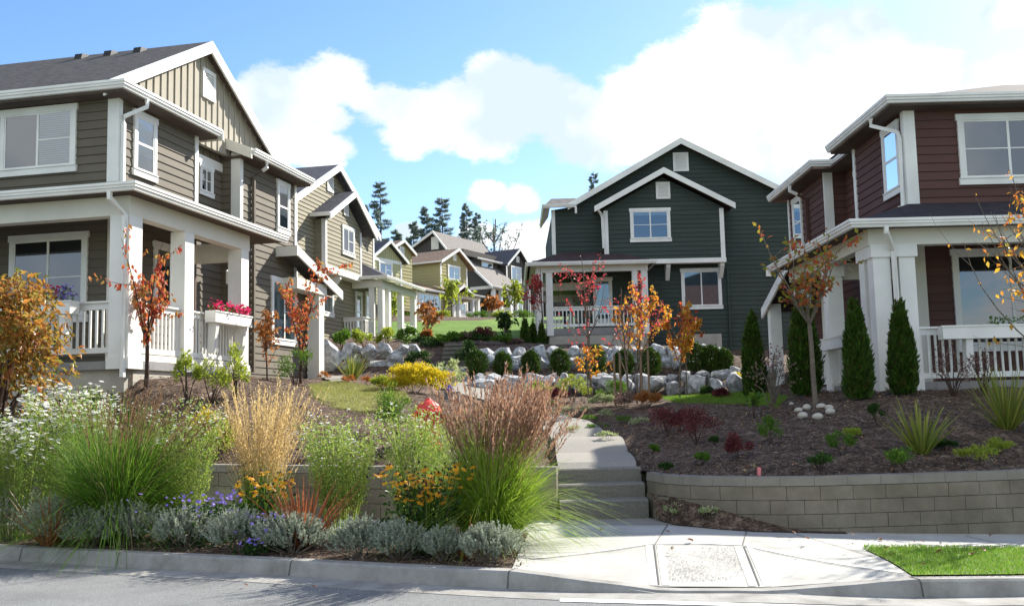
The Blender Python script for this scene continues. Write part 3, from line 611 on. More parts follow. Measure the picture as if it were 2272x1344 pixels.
# ------------------------------------------------------------------ retaining walls of stacked blocks
def block_wall(name, line, ztop, zbot, course, blen, label, cap=0.11, seed=1):
    rs = random.Random(seed); root = empty(name, (line[0][0], line[0][1], 0), 0, label, 'retaining wall'); ox, oy = line[0]
    pl = resample(line, 0.1); cum = [0.0]
    for a, b in zip(pl[:-1], pl[1:]): cum.append(cum[-1] + np.linalg.norm(b - a))
    cum = np.array(cum); X = np.array([p[0] for p in pl]); Y = np.array([p[1] for p in pl]); tot = cum[-1]
    def at(s):
        s = min(max(s, 0), tot); x = np.interp(s, cum, X); y = np.interp(s, cum, Y); s2 = min(s + 0.05, tot); s1 = max(s - 0.05, 0)
        t = np.array([np.interp(s2, cum, X) - np.interp(s1, cum, X), np.interp(s2, cum, Y) - np.interp(s1, cum, Y)]); t /= np.linalg.norm(t)
        return np.array([x - ox, y - oy]), np.array([-t[1], t[0]])
    mb = MB(); cp = MB(); k = 0; 
    zt = lambda s: np.interp(s, [0, tot], ztop)
    row = 0
    z1 = -cap
    while True:
        z0 = z1 - course; off = (row % 2) * blen / 2; s = -off; set_ = row * 0.012
        if z0 < -1.2: break
        while s < tot:
            a = max(s, 0) + 0.003; b = min(s + blen, tot) - 0.003; s += blen
            if b - a < 0.05: continue
            jd = rs.uniform(-0.005, 0.005); za = zt(a) ; zb = zt(b)
            if max(za, zb) + z1 < zbot - 0.25: continue
            pa, na = at(a); pb, nb = at(b); fo = -set_ + jd
            q = [pa + na * fo, pb + nb * fo, pb + nb * 0.2, pa + na * 0.2]
            bt = 0.003
            mb.hexa([(*q[0], za + z0 + bt), (*q[1], zb + z0 + bt), (*q[2], zb + z0 + bt), (*q[3], za + z0 + bt), (*q[0], za + z1 - bt), (*q[1], zb + z1 - bt), (*q[2], zb + z1 - bt), (*q[3], za + z1 - bt)])
        z1 = z0; row += 1
    s = -blen * 0.3
    while s < tot:
        a = max(s, 0) + 0.002; b = min(s + blen * 1.02, tot) - 0.002; s += blen * 1.02
        if b - a < 0.05: continue
        pa, na = at(a); pb, nb = at(b); q = [pa - na * 0.0, pb - nb * 0.0, pb + nb * 0.26, pa + na * 0.26]; za = zt(a); zb = zt(b); bb = 0.012
        lo = [(*q[0], za - cap + 0.004), (*q[1], zb - cap + 0.004), (*q[2], zb - cap + 0.004), (*q[3], za - cap + 0.004)]
        q2 = [pa + na * bb, pb + nb * bb, pb + nb * 0.26, pa + na * 0.26]
        cp.hexa(lo + [(*q2[0], za), (*q2[1], zb), (*q2[2], zb), (*q2[3], za)])
    core = MB()
    for i in range(0, len(pl) - 1):
        pa, na = at(cum[i]); pb, nb = at(cum[i + 1]); q = [pa + na * 0.09, pb + nb * 0.09, pb + nb * 0.19, pa + na * 0.19]; za, zb = zt(cum[i]), zt(cum[i + 1])
        core.add([(*q[0], -0.2), (*q[1], -0.2), (*q[1], zb - cap - 0.004), (*q[0], za - cap - 0.004)], [(0, 1, 2, 3)])
    mb.build('block_courses', BLOCKM, root); cp.build('cap_blocks', CAPM, root); core.build('wall_core', JO, root, recalc=False); return root
block_wall('retaining_wall', RW, (0.73, 0.73), -0.1, 0.166, 0.40, 'curved grey concrete block retaining wall right of the steps', seed=2)
block_wall('retaining_wall', LW, (1.3, 0.84), 0.1, 0.2, 0.44, 'long grey concrete block retaining wall behind the tall grasses left of the steps', seed=3)
# ------------------------------------------------------------------ houses
SA = sidmat('taupe_siding', (0.145, 0.124, 0.093))
SAB = mat('taupe_batten', (0.37, 0.335, 0.262), 0.75, 0.2, 0.06, 1.5, 0.15, 50)
SB = sidmat('maroon_siding', (0.108, 0.055, 0.046))
SCg = sidmat('dark_green_siding', (0.048, 0.064, 0.054))
SDm = sidmat('sand_siding', (0.27, 0.24, 0.165), 0.155)
SE = mat('straw_siding', (0.35, 0.31, 0.15), 0.75, 0.2, 0.06, 1.5)
SE2 = mat('pale_yellow_siding', (0.45, 0.43, 0.24), 0.75, 0.2, 0.06, 1.5)
SF = mat('charcoal_siding', (0.075, 0.068, 0.06), 0.75, 0.2, 0.06, 1.5)
STONE = noise_mat('tan_stone_veneer', [(0.3, (0.22, 0.16, 0.09)), (0.7, (0.42, 0.33, 0.2))], 4, 5, 0.9, 0.8, 12, 0.05)
RA = shingles('grey_shingles', (0.105, 0.098, 0.092)); RB_ = shingles('purple_grey_shingles', (0.042, 0.037, 0.042))
RC = shingles('dark_brown_shingles', (0.062, 0.042, 0.042)); RE = shingles('brown_shingles', (0.235, 0.165, 0.12)); RF = shingles('taupe_shingles', (0.20, 0.185, 0.17)); RD = shingles('slate_shingles', (0.085, 0.085, 0.10))
BRN = mat('brown_pipe', (0.10, 0.06, 0.045), 0.5)
DECK = mat('porch_deck', (0.25, 0.24, 0.23), 0.8)
X1 = np.array([1.0, 0]); 
def sconce(root, fc, s, z):
    mb = MB(); mb.fbox(fc, s - 0.07, s + 0.07, z - 0.14, z + 0.14, 0.0, 0.09); mb.fbox(fc, s - 0.09, s + 0.09, z - 0.17, z + 0.17, 0.0, 0.03); return mb.build('wall_light', WHITE, root)
def bracket(root, fc, s, z0, z1, out=0.45, w=0.12, name='bracket'):
    mb = MB(); mb.extr([fc.P(s - w / 2, z1, 0), fc.P(s - w / 2, z1, out), fc.P(s - w / 2, z1 - 0.12, out), fc.P(s - w / 2, z0, 0.09), fc.P(s - w / 2, z0, 0)], fc.dr * w)
    return mb.build(name, WHITE, root)
def flower_box(root, fc, s0, s1, z0, z1, d0, d1, braces=()):
    mb = MB(); t = 0.025
    mb.fbox(fc, s0, s1, z0, z1, d1 - t, d1); mb.fbox(fc, s0, s1, z0, z1, d0, d0 + t); mb.fbox(fc, s0, s0 + t, z0, z1, d0 + t, d1 - t); mb.fbox(fc, s1 - t, s1, z0, z1, d0 + t, d1 - t)
    mb.fbox(fc, s0 + t, s1 - t, z0, z0 + 0.03, d0 + t, d1 - t); mb.fbox(fc, s0 - 0.02, s1 + 0.02, z1 - 0.03, z1, d1, d1 + 0.015)
    o = mb.build('flower_box', WHITE, root)
    s = MB(); s.fbox(fc, s0 + t, s1 - t, z1 - 0.07, z1 - 0.035, d0 + t, d1 - t); s.build('potting_soil', MULCH, o)
    for b in braces:
        k = MB(); k.extr([fc.P(b - 0.06, z0, d1 - 0.04), fc.P(b - 0.06, z0, d1 - 0.22), fc.P(b - 0.06, z0 - 0.62, d0 - 0.02), fc.P(b - 0.06, z0 - 0.62, d0 + 0.12)], fc.dr * 0.12); k.build('brace', WHITE, o)
    return o

# ---- taupe house, left foreground
A = empty('taupe_house', (-7.868, 20.0, 0), -R(12.6), 'large taupe lap-siding house with a wraparound white porch in the left foreground', 'house')
As = FC((0, 0), (0, 1), (1, 0)); Af = FC((0, 0), (1, 0), (0, -1))
b1 = FC((-0.5, 0), (0, 1), (1, 0)); b3 = FC((-0.28, 0), (0, 1), (1, 0)); fr5 = FC((0, 5.1), (1, 0), (0, -1))
wall(A, 'wall', [('s', Af, [(-10, 2.3), (0, 2.3), (0, 8.25), (-10, 8.25)], {}),
                 ('s', As, [(0.0, 2.3), (3.04, 2.3), (3.04, 8.3), (0, 8.3)], {}),
                 ('s', b1, [(3.04, 2.3), (5.1, 2.3), (5.1, 7.75), (3.04, 7.75)], {}), ('b', b1, [(3.04, 7.75), (5.1, 7.75), (5.1, 8.3), (3.04, 8.3)], {}),
                 ('s', fr5, [(-0.5, 2.3), (0, 2.3), (0, 8.3), (-0.5, 8.6)], {}),
                 ('s', As, [(5.1, 2.3), (9.35, 2.3), (9.35, 5.4), (5.1, 5.4)], {}),
                 ('s', As, [(5.1, 5.4), (8.36, 5.4), (8.36, 8.3), (5.1, 8.3)], {})], SA)
sh = MB(); sh.box(-10, -0.2, 8.2, 8.36, 2.3, 8.3); sh.box(-10, -9.85, 0.2, 8.2, 2.3, 8.3); sh.box(-0.2, -0.01, 8.2, 8.35, 5.4, 8.3); sh.build('back_wall', SA, A)
wall(A, 'gable_wall', [('b', b3, [(0.02, 8.1), (8.0, 8.1), (8.0, 8.30), (3.78, 10.42), (0.02, 8.5)], {'step': 0.28, 'thick': 0.12})], SAB)
PKA = 10.62; vA = 3.78
rA = lambda v: PKA - 0.555 * abs(v - vA)
roof(A, [[(-10.4, -0.45, rA(-0.45)), (-0.08, -0.45, rA(-0.45)), (-0.08, vA, PKA), (-10.4, vA, PKA)], [(-0.08, vA, PKA), (-0.08, 8.05, rA(8.05)), (-10.4, 8.05, rA(8.05)), (-10.4, vA, PKA)]], RA)
gable_trim(A, FC((-0.08, 0), (0, 1), (1, 0)), [(-0.40, rA(-0.40) + 0.0), (vA, PKA + 0.0)], 0.29, 0.0, 0.05)
gable_trim(A, FC((-0.08, 0), (0, 1), (1, 0)), [(vA, PKA), (8.1, rA(8.1))], 0.29, 0.0, 0.05)
# soffit behind the rakes
sf = MB(); 
for a, b in ((-0.3, vA), (vA, 8.0)): sf.quad([(-0.5, a, rA(a) - 0.16), (-0.08, a, rA(a) - 0.16), (-0.08, b, rA(b) - 0.16), (-0.5, b, rA(b) - 0.16)])
sf.build('rake_soffit', SOFFIT, A, recalc=False)
pent = [[(0.36, -0.42, 8.24), (0.36, 3.36, 8.24), (-0.5, 3.36, 8.66), (-0.5, 0.44, 8.66)], [(0.36, -0.42, 8.24), (-0.5, 0.44, 8.66), (-0.5, -0.42, 8.24)],
        [(0.36, 4.95, 8.22), (0.36, 8.62, 8.22), (-0.5, 8.62, 8.62), (-0.5, 4.95, 8.62)]]
roof(A, pent, RA, 0.05, 'pent_roof')
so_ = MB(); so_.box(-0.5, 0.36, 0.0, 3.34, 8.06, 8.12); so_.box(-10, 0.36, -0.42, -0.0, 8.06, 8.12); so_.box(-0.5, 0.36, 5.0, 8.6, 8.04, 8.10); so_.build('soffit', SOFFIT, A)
gutter(A, [(-10.4, -0.42, 8.27), (0.36, -0.42, 8.27), (0.36, 3.36, 8.27)], [(0, -1), (1, -1), (1, 0)], h=0.16, w=0.13)
gutter(A, [(0.36, 5.0, 8.25), (0.36, 8.62, 8.25)], [(1, 0), (1, 0)], h=0.16, w=0.13)
gable_trim(A, FC((0, 4.95), (1, 0), (0, -1)), [(-0.62, 8.68), (0.42, 8.24)], 0.27, 0, 0.05, m=CREAM)
mb = MB(); mb.extr([(-0.45, 3.36, 8.62), (0.48, 3.36, 8.25), (0.48, 3.36, 8.03), (-0.1, 3.36, 8.03)], (0, 0.05, 0)); mb.build('eave_return', CREAM, A)
# corner boards
cbA = [(As, 0.0, 0.10, 5.6, 8.1), (Af, -0.22, 0.034, 6.2, 8.08), (As, 2.92, 3.06, 6.3, 8.1), (As, 5.08, 5.22, 5.8, 8.05), (As, 8.26, 8.38, 5.4, 8.05)]
for f, a, b, z0, z1 in cbA: board(A, 'corner_board', f, a, b, z0, z1, -0.02, 0.035)
board(A, 'corner_board', fr5, -0.22, 0.034, 5.8, 8.2)
board(A, 'belt_board', b1, 3.04, 5.1, 7.72, 7.93)
downspout(A, [(0.42, 0.35, 8.12), (0.42, 0.35, 7.95), (0.10, 0.06, 7.70), (0.08, 0.06, 7.55), (0.08, 0.06, 6.28)])
downspout(A, [(0.42, 5.75, 8.1), (0.42, 5.75, 7.93), (0.3, 5.75, 7.85)])
downspout(A, [(0.3, 5.72, 7.86), (0.07, 5.72, 7.7), (0.07, 5.72, 2.7)], m=SA)
window(A, Af, -2.72, -0.94, 6.62, 8.04, 'slider_bar', 'curtain', 1.0, screen=True)
window(A, As, 0.50, 1.33, 6.60, 8.00, 'hung', 'curtain', 0.7)
window(A, b1, 3.98, 4.62, 6.95, 7.72, 'grid4', 'dark', 0, cw=0.08)
window(A, As, 7.15, 7.92, 6.52, 7.98, 'hung', 'curtain', 0.0)
window(A, Af, -2.42, -0.62, 3.55, 5.38, 'slider_bar', 'dark', 0)
window(A, As, 1.30, 2.55, 3.85, 5.36, 'slider_bar', 'dark', 0)
window(A, As, 6.82, 8.36, 3.48, 5.30, 'slider_bar', 'curtain', 1.0)
vent(A, b3, 3.7, 4.3, 9.25, 9.98)
for u, v in ((-1.75, 3.45), (-2.55, 3.45), (-3.35, 3.45)):
    mb = MB(); z = rA(v); mb.extr([(u - 0.10, v - 0.2, z - 0.12), (u - 0.10, v + 0.1, z), (u - 0.10, v + 0.1, z + 0.10), (u - 0.10, v - 0.15, z + 0.04)], (0.2, 0, 0)); mb.build('roof_vent', BLACK, A)
# porch
fl = MB(); fl.box(-10, 1.40, -1.70, -0.01, 2.50, 2.65); fl.box(0.02, 1.40, -0.01, 3.0, 2.50, 2.65); fl.build('porch_floor', DECK, A)
fd = MB(); fd.box(-10, 1.30, -1.62, -1.42, 1.9, 2.50); fd.box(1.14, 1.345, -1.42, 2.9, 1.9, 2.498); fd.box(0.02, 0.10, 5.2, 8.6, 1.9, 2.5); fd.build('foundation', CONC, A)
bm = MB(); bm.box(-10, 1.44, -1.73, -1.48, 5.27, 5.62); bm.box(1.19, 1.438, -1.48, 2.85, 5.272, 5.622); bm.box(0.03, 1.19, 2.6, 2.845, 5.05, 5.45); bm.build('porch_beam', CREAM, A)
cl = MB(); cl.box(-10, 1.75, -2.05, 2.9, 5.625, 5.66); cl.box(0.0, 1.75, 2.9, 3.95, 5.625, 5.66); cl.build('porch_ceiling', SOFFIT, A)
roof(A, [[(-10.4, -2.12, 5.72), (1.78, -2.12, 5.72), (0.0, 0.0, 6.36), (-10.4, 0.0, 6.36)], [(1.78, -2.12, 5.72), (1.78, 3.98, 5.72), (0.0, 3.98, 6.36), (0, 0, 6.36)]], RA, 0.05, 'porch_roof')
gutter(A, [(-10.4, -2.1, 5.76), (1.74, -2.1, 5.76), (1.74, 3.98, 5.76)], [(0, -1), (1, -1), (1, 0)], h=0.15, w=0.12)
post(A, 1.04, 1.44, -1.73, -1.33, 2.5, 5.27); post(A, 1.12, 1.44, 0.14, 0.48, 2.5, 5.27); post(A, 1.12, 1.44, 2.46, 2.80, 2.5, 5.27); post(A, -4.0, -3.66, -1.73, -1.39, 2.5, 5.27)
downspout(A, [(1.3, -2.14, 5.62), (1.3, -2.14, 5.5), (1.38, -1.79, 5.25), (1.38, -1.79, 2.35)])
board(A, 'pilaster', Af, -0.16, 0.06, 2.65, 5.6, 0, 0.06, CREAM)
railing(A, (-3.66, -1.6), (1.04, -1.6), 2.80, 3.74, 0.13); railing(A, (1.32, -1.33), (1.32, 0.14), 2.80, 3.74, 0.13); railing(A, (1.32, 0.48), (1.32, 2.46), 2.80, 3.74, 0.12)
mb = MB(); mb.box(1.30, 1.36, -1.3, 0.1, 2.66, 2.78); mb.box(1.30, 1.36, 0.5, 2.44, 2.66, 2.78); mb.build('skirt_board', CREAM, A)
flower_box(A, As, 0.92, 2.50, 3.53, 3.77, 1.44, 1.68, (1.1, 2.3)); flower_box(A, Af, -1.75, 0.45, 3.50, 3.74, 1.74, 2.0, (-1.5, 0.25))
sconce(A, As, 4.52, 4.97); downspout(A, [(0.07, 2.85, 5.3), (0.07, 2.85, 2.7)], m=BRN)
downspout(A, [(0.07, 5.02, 5.6), (0.07, 5.02, 2.4)], m=BRN)
# side entry hood
mb = MB(); mb.slab([(-0.02, 7.15, 6.12), (0.58, 7.15, 6.12), (0.58, 10.3, 5.22), (-0.02, 10.3, 5.22)], 0.1); mb.build('entry_roof', RA, A)
gable_trim(A, FC((0.58, 0), (0, 1), (1, 0)), [(7.15, 6.12), (10.3, 5.22)], 0.26, 0, 0.05)
board(A, 'entry_fascia', FC((0, 7.15), (1, 0), (0, -1)), 0.0, 0.63, 5.84, 6.1, 0, 0.04, CREAM)
mb = MB(); mb.box(0.03, 0.5, 7.4, 9.4, 5.0, 5.3); mb.build('entry_beam', CREAM, A)
post(A, 0.1, 0.45, 8.95, 9.3, 2.3, 5.2, CREAM)

# ---- maroon house, right foreground
B = empty('maroon_house', (8.113, 20.3, 0), -R(0.2), 'dark maroon lap-siding house with white porch in the right foreground', 'house')
Bs = FC((0, 0), (0, 1), (-1, 0)); Bf = FC((0, 0), (1, 0), (0, -1)); b5 = FC((0.55, 0), (0, 1), (-1, 0)); f5 = FC((0, 5.45), (1, 0), (0, -1))
wall(B, 'wall', [('s', Bf, [(0, 1.7), (9, 1.7), (9, 7.6), (0, 7.6)], {}), ('s', Bs, [(0, 1.7), (3.12, 1.7), (3.12, 7.6), (0, 7.6)], {}),
                 ('s', Bs, [(3.12, 1.7), (8.9, 1.7), (8.9, 4.9), (3.12, 4.9)], {}), ('s', b5, [(3.12, 4.9), (5.45, 4.9), (5.45, 7.6), (3.12, 7.6)], {}),
                 ('s', f5, [(0, 4.9), (0.55, 4.9), (0.55, 7.6), (0, 7.6)], {}), ('s', Bs, [(5.45, 4.9), (8.9, 4.9), (8.9, 7.6), (5.45, 7.6)], {})], SB)
sh = MB(); sh.box(0.2, 9, 8.75, 8.9, 1.7, 7.6); sh.box(8.85, 9, 0.2, 8.75, 1.7, 7.6); sh.build('back_wall', SB, B)
e = 7.66; k = 0.36
roof(B, [[(-0.42, -0.42, e), (9.4, -0.42, e), (6.0, 4.2, e + 4.62 * k), (4.2, 4.2, e + 4.62 * k)],
         [(-0.42, -0.42, e), (4.2, 4.2, e + 4.62 * k), (0.15, 3.5, e + 0.2), (-0.42, 3.5, e)],
         [(0.15, 3.5, e + 0.2), (4.2, 4.2, e + 4.62 * k), (4.2, 9.2, e + 1.4), (0.15, 9.2, e + 0.2)],
         [(-0.42, 5.05, e), (0.2, 5.05, e + 0.0), (0.2, 9.25, e + 0.22), (-0.42, 9.25, e)], [(9.4, -0.42, e), (9.4, 9.2, e), (4.2, 9.2, e + 1.4), (4.2, 4.2, e + 4.62 * k), (6.0, 4.2, e + 4.62 * k)]], RB_, 0.05)
gutter(B, [(9.4, -0.42, e + .04), (-0.42, -0.42, e + .04), (-0.42, 3.5, e + .04)], [(0, -1), (-1, -1), (-1, 0)], h=0.16, w=0.13)
gutter(B, [(0.16, 3.12, e + .04), (0.16, 4.93, e + .04), (-0.42, 4.93, e + .04), (-0.42, 9.25, e + .04)], [(-1, 0), (-1, -1), (-1, -1), (-1, 0)], h=0.16, w=0.13)
mb = MB(); mb.box(-0.42, 0, -0.42, 3.5, 7.5, 7.56); mb.box(0, 9.3, -0.42, 0, 7.5, 7.56); mb.box(-0.42, 0, 5.0, 9.2, 7.5, 7.56); mb.box(0, 0.55, 3.12, 5.45, 7.5, 7.56); mb.build('soffit', SOFFIT, B)
for f, a, b_, z0, z1 in ((Bf, -0.034, 0.20, 5.5, 7.5), (Bs, 0.0, 0.12, 5.5, 7.5), (Bs, 3.0, 3.14, 5.0, 7.5), (f5, -0.034, 0.20, 4.95, 7.5), (Bs, 8.8, 8.93, 4.9, 7.5)): board(B, 'corner_board', f, a, b_, z0, z1, -0.02, 0.035)
downspout(B, [(-0.5, 0.5, 7.5), (-0.5, 0.5, 7.35), (-0.1, 0.12, 7.1), (-0.09, 0.08, 6.95), (-0.09, 0.08, 5.55), (-0.2, 0.0, 5.5)])
downspout(B, [(-0.5, 6.9, 7.5), (-0.5, 6.9, 7.35), (-0.3, 6.9, 7.25)]); downspout(B, [(-0.3, 6.9, 7.26), (-0.07, 6.9, 7.1), (-0.07, 6.9, 5.0)], m=SB)
window(B, Bf, 1.06, 3.1, 5.93, 7.40, 'grid4', 'dark', screen=True); window(B, Bs, 0.28, 1.20, 5.88, 7.42, 'hung', 'curtain', 0.0); window(B, b5, 3.9, 4.7, 5.9, 7.35, 'hung', 'dark'); window(B, Bs, 7.52, 8.42, 5.90, 7.40, 'hung', 'dark')
window(B, Bf, 0.76, 3.1, 2.55, 4.62, 'slider_bar', 'dark')
mb = MB(); mb.tube([(0.75, 6.3, 7.6), (0.75, 6.3, 8.35)], 0.045, 8); mb.build('roof_pipe', BLACK, B)
# porch
mb = MB(); mb.box(-1.55, 9, -2.08, -0.01, 1.78, 1.94); mb.box(-1.55, -0.02, -0.01, 3.3, 1.78, 1.94); mb.build('porch_floor', DECK, B)
mb = MB(); mb.box(-1.45, 9, -2.0, -1.85, 1.4, 1.78); mb.box(-1.45, -1.3, -1.85, 3.2, 1.4, 1.778); mb.build('foundation', CONC, B)
mb = MB(); mb.box(-1.62, 9, -2.11, -1.88, 4.42, 4.72); mb.box(-1.618, -1.4, -1.88, 3.3, 4.422, 4.722); mb.box(-1.4, -0.03, 0.75, 0.95, 4.15, 4.5); mb.build('porch_beam', CREAM, B)
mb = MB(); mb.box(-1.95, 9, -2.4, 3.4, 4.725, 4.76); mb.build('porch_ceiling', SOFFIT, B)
roof(B, [[(-2.0, -2.45, 4.80), (9.4, -2.45, 4.80), (9.4, 0, 5.58), (0, 0, 5.58)], [(-2.0, -2.45, 4.80), (0, 0, 5.58), (0, 3.5, 5.58), (-2.0, 3.5, 4.80)]], RB_, 0.05, 'porch_roof')
gutter(B, [(9.4, -2.43, 4.84), (-1.97, -2.43, 4.84), (-1.97, 3.5, 4.84)], [(0, -1), (-1, -1), (-1, 0)], h=0.15, w=0.12)
for x0, x1, y0, y1 in ((-1.56, -1.25, -2.1, -1.8), (-1.09, -0.80, -2.1, -1.8), (-1.56, -1.27, -1.62, -1.34), (-1.56, -1.25, 0.62, 0.95), (-1.56, -1.25, 2.9, 3.2), (3.3, 3.6, -2.1, -1.8)): post(B, x0, x1, y0, y1, 1.78, 4.21)
mb = MB(); mb.box(-1.60, -0.76, -2.14, -1.76, 4.2, 4.43); mb.box(-1.598, -1.22, -1.76, -1.30, 4.202, 4.432); mb.build('post_capital', WHITE, B); mb = MB(); mb.box(-1.6, -1.21, 0.58, 0.99, 4.2, 4.43); mb.build('post_capital', WHITE, B)
downspout(B, [(-1.42, -2.47, 4.7), (-1.42, -2.47, 4.6), (-1.20, -2.16, 4.3), (-1.18, -2.16, 1.75)])
board(B, 'pilaster', Bf, -0.03, 0.22, 1.94, 4.7, 0, 0.06, CREAM)
railing(B, (-0.8, -1.95), (3.3, -1.95), 2.0, 2.93, 0.13); railing(B, (-1.42, -1.34), (-1.42, 0.62), 2.0, 2.88, 0.12); railing(B, (-1.42, 0.95), (-1.42, 2.9), 2.0, 2.88, 0.12)
flower_box(B, Bf, -0.48, 1.9, 2.68, 2.92, 2.11, 2.34, (0.0, 1.6)); flower_box(B, Bs, -1.1, 0.5, 2.66, 2.90, 1.56, 1.80, (-0.95, 0.3))
sconce(B, Bs, 4.84, 4.22)
mb = MB(); mb.slab([(-1.2, 5.0, 5.1), (-0.02, 5.0, 5.1), (-0.02, 7.7, 4.22), (-1.2, 7.7, 4.22)], 0.1); mb.build('entry_roof', RB_, B)
gable_trim(B, FC((-1.2, 0), (0, 1), (-1, 0)), [(4.95, 5.14), (7.7, 4.22)], 0.26, 0, 0.05)
post(B, -1.15, -0.85, 7.1, 7.4, 1.8, 4.3); window(B, Bs, 5.3, 6.1, 2.9, 4.5, 'hung', 'dark')

# ---- dark green house, centre right
C = empty('green_house', (1.678, 40.0, 0), 0, 'dark green gabled house standing above the boulder walls', 'house')
Cf = FC((0, 0), (1, 0), (0, -1)); C2 = FC((0, -0.6), (1, 0), (0, -1)); Cl = FC((0, 0), (0, 1), (-1, 0))
pk = 12.2; kc = 0.53
rC = lambda s: pk - kc * abs(s - 5.2) - (0.03 * (5.2 - s) if s < 5.2 else 0)
wall(C, 'wall', [('s', Cf, [(0.0, 6.9), (10.3, 6.9), (10.3, rC(10.3) - .1), (5.2, pk - .1), (0.75, rC(.75) - .1), (0.0, 9.5)], {}), ('s', Cf, [(1.3, 3.2), (10.3, 3.2), (10.3, 6.9), (1.3, 6.9)], {})], SCg)
w2 = wall(C, 'bay_wall', [('s', C2, [(2.03, 7.3), (6.7, 7.3), (6.7, 9.36), (4.38, 10.6), (2.03, 9.36)], {'thick': 0.5})], SCg)
mb = MB(); mb.box(0.0, 0.15, 0.16, 9, 3.2, 9.5); mb.box(10.1, 10.3, 0.16, 9, 3.2, 9.5); mb.box(0, 10.3, 8.9, 9.05, 3.2, 9.5); mb.box(1.3, 1.45, 0.17, 9, 3.2, 6.9); mb.build('side_wall', SCg, C) if False else None
mb = MB(); mb.box(0.02, 10.28, 0.17, 9, 6.95, 9.45); mb.box(1.32, 10.28, 0.17, 9, 3.2, 6.95); mb.build('side_wall', SCg, C)
roof(C, [[(0.7, -0.4, rC(.7)), (5.2, -0.4, pk), (5.2, 9.3, pk), (0.7, 9.3, rC(.7))], [(5.2, -0.4, pk), (10.8, -0.4, rC(10.8)), (10.8, 9.3, rC(10.8)), (5.2, 9.3, pk)]], RC)
gable_trim(C, FC((0, -0.4), (1, 0), (0, -1)), [(0.62, rC(.62) + .03), (5.2, pk + .03), (10.8, rC(10.8) + .03)], 0.25, 0, 0.05)
roof(C, [[(1.66, -1.0, 9.42), (4.38, -1.0, 10.88), (4.38, 0, 10.88), (1.66, 0, 9.42)], [(4.38, -1.0, 10.88), (7.08, -1.0, 9.42), (7.08, 0, 9.42), (4.38, 0, 10.88)]], RC, 0.12, 'bay_roof')
gable_trim(C, FC((0, -1.0), (1, 0), (0, -1)), [(1.62, 9.42), (4.38, 10.9), (7.12, 9.42)], 0.23, 0, 0.05)
roof(C, [[(-0.3, -0.45, 9.62), (1.0, -0.45, 9.62), (1.0, 0.4, 10.05), (0.0, 0.4, 10.05)], [(-0.3, -0.45, 9.62), (0.0, 0.4, 10.05), (0.0, 4, 10.05), (-0.3, 4, 9.62)]], RF, 0.08, 'pent_roof')
gutter(C, [(0.95, -0.45, 9.64), (-0.3, -0.45, 9.64), (-0.3, 4, 9.64)], [(0, -1), (-1, -1), (-1, 0)], h=0.14, w=0.1)
for f, a, b_, z0, z1 in ((Cf, -0.03, 0.12, 7.7, 9.5), (C2, 2.0, 2.17, 7.3, 9.3), (C2, 6.56, 6.73, 7.3, 9.3), (FC((2.03, 0), (0, 1), (-1, 0)), -0.6, -0.5, 7.3, 9.3)): board(C, 'corner_board', f, a, b_, z0, z1)
board(C, 'belt_board', C2, 2.0, 6.75, 7.16, 7.34, -0.3, 0.05)
bracket(C, Cf, 4.5, 6.55, 7.16, 0.5, 0.16); bracket(C, Cf, 6.62, 6.6, 7.16, 0.5, 0.16)
downspout(C, [(1.75, -0.95, 9.3), (1.9, -0.75, 9.15), (1.95, -0.7, 9.0), (1.95, -0.7, 7.8)]); downspout(C, [(6.9, -0.07, 7.0), (6.9, -0.07, 3.6)], m=SCg); downspout(C, [(0.93, -0.5, 9.5), (0.93, -0.5, 9.25)])
window(C, C2, 3.04, 4.62, 8.02, 9.37, 'grid4', 'dark', 0.12); window(C, Cf, 5.05, 6.64, 5.38, 7.02, 'slider', 'curtain', screen=False); window(C, Cf, 1.55, 2.3, 4.9, 6.75, 'hung', 'curtain')
vent(C, Cf, 4.92, 5.54, 10.95, 11.72); vent(C, C2, 4.10, 4.66, 9.72, 10.40)
mb = MB(); mb.fbox(Cf, 5.4, 6.55, 3.3, 4.4, 0.0, 0.06); mb.build('foundation_panel', CONC, C)
mb = MB(); mb.fbox(Cf, 8.42, 8.62, 6.62, 6.88, 0.0, 0.1); mb.build('meter_box', WHITE, C)
mb = MB(); mb.box(-0.73, 3.44, -1.97, 0, 4.34, 4.6); mb.box(-0.73, 1.3, 0.0, 4, 4.34, 4.6); mb.build('porch_floor', DECK, C)
mb = MB(); mb.box(-0.3, 3.4, -1.95, 0, 3.3, 4.33); mb.build('foundation', CONC, C)
mb = MB(); mb.box(-0.75, 3.48, -2.02, -1.8, 6.72, 6.98); mb.box(-0.748, -0.55, -1.8, 4, 6.722, 6.98); mb.box(-0.55, 1.3, 0.3, 0.5, 6.3, 6.6); mb.box(-0.55, 1.3, 3.8, 4.0, 6.2, 6.5); mb.build('porch_beam', CREAM, C)
mb = MB(); mb.box(-0.95, 3.6, -2.2, -0.03, 6.985, 7.02); mb.box(-0.95, 0.0, -0.03, 4, 6.985, 7.02); mb.build('porch_ceiling', CREAM, C)
roof(C, [[(-1.08, -2.3, 7.05), (3.72, -2.3, 7.05), (2.3, 0, 7.78), (0.4, 0, 7.78)], [(3.72, -2.3, 7.05), (3.72, 0, 7.05), (2.3, 0, 7.78)], [(-1.08, -2.3, 7.05), (0.4, 0, 7.78), (0, 4, 7.6), (-1.08, 4, 7.05)]], RC, 0.05, 'porch_roof')
gutter(C, [(3.7, 0, 7.08), (3.7, -2.3, 7.08), (-1.05, -2.3, 7.08), (-1.05, 4, 7.08)], [(1, 0), (1, -1), (-1, -1), (-1, 0)], h=0.14, w=0.1)
for x0, x1 in ((-0.75, -0.5), (-0.38, -0.13), (2.88, 3.1), (3.22, 3.46)): post(C, x0, x1, -2.0, -1.75, 4.33, 6.73, base=False)
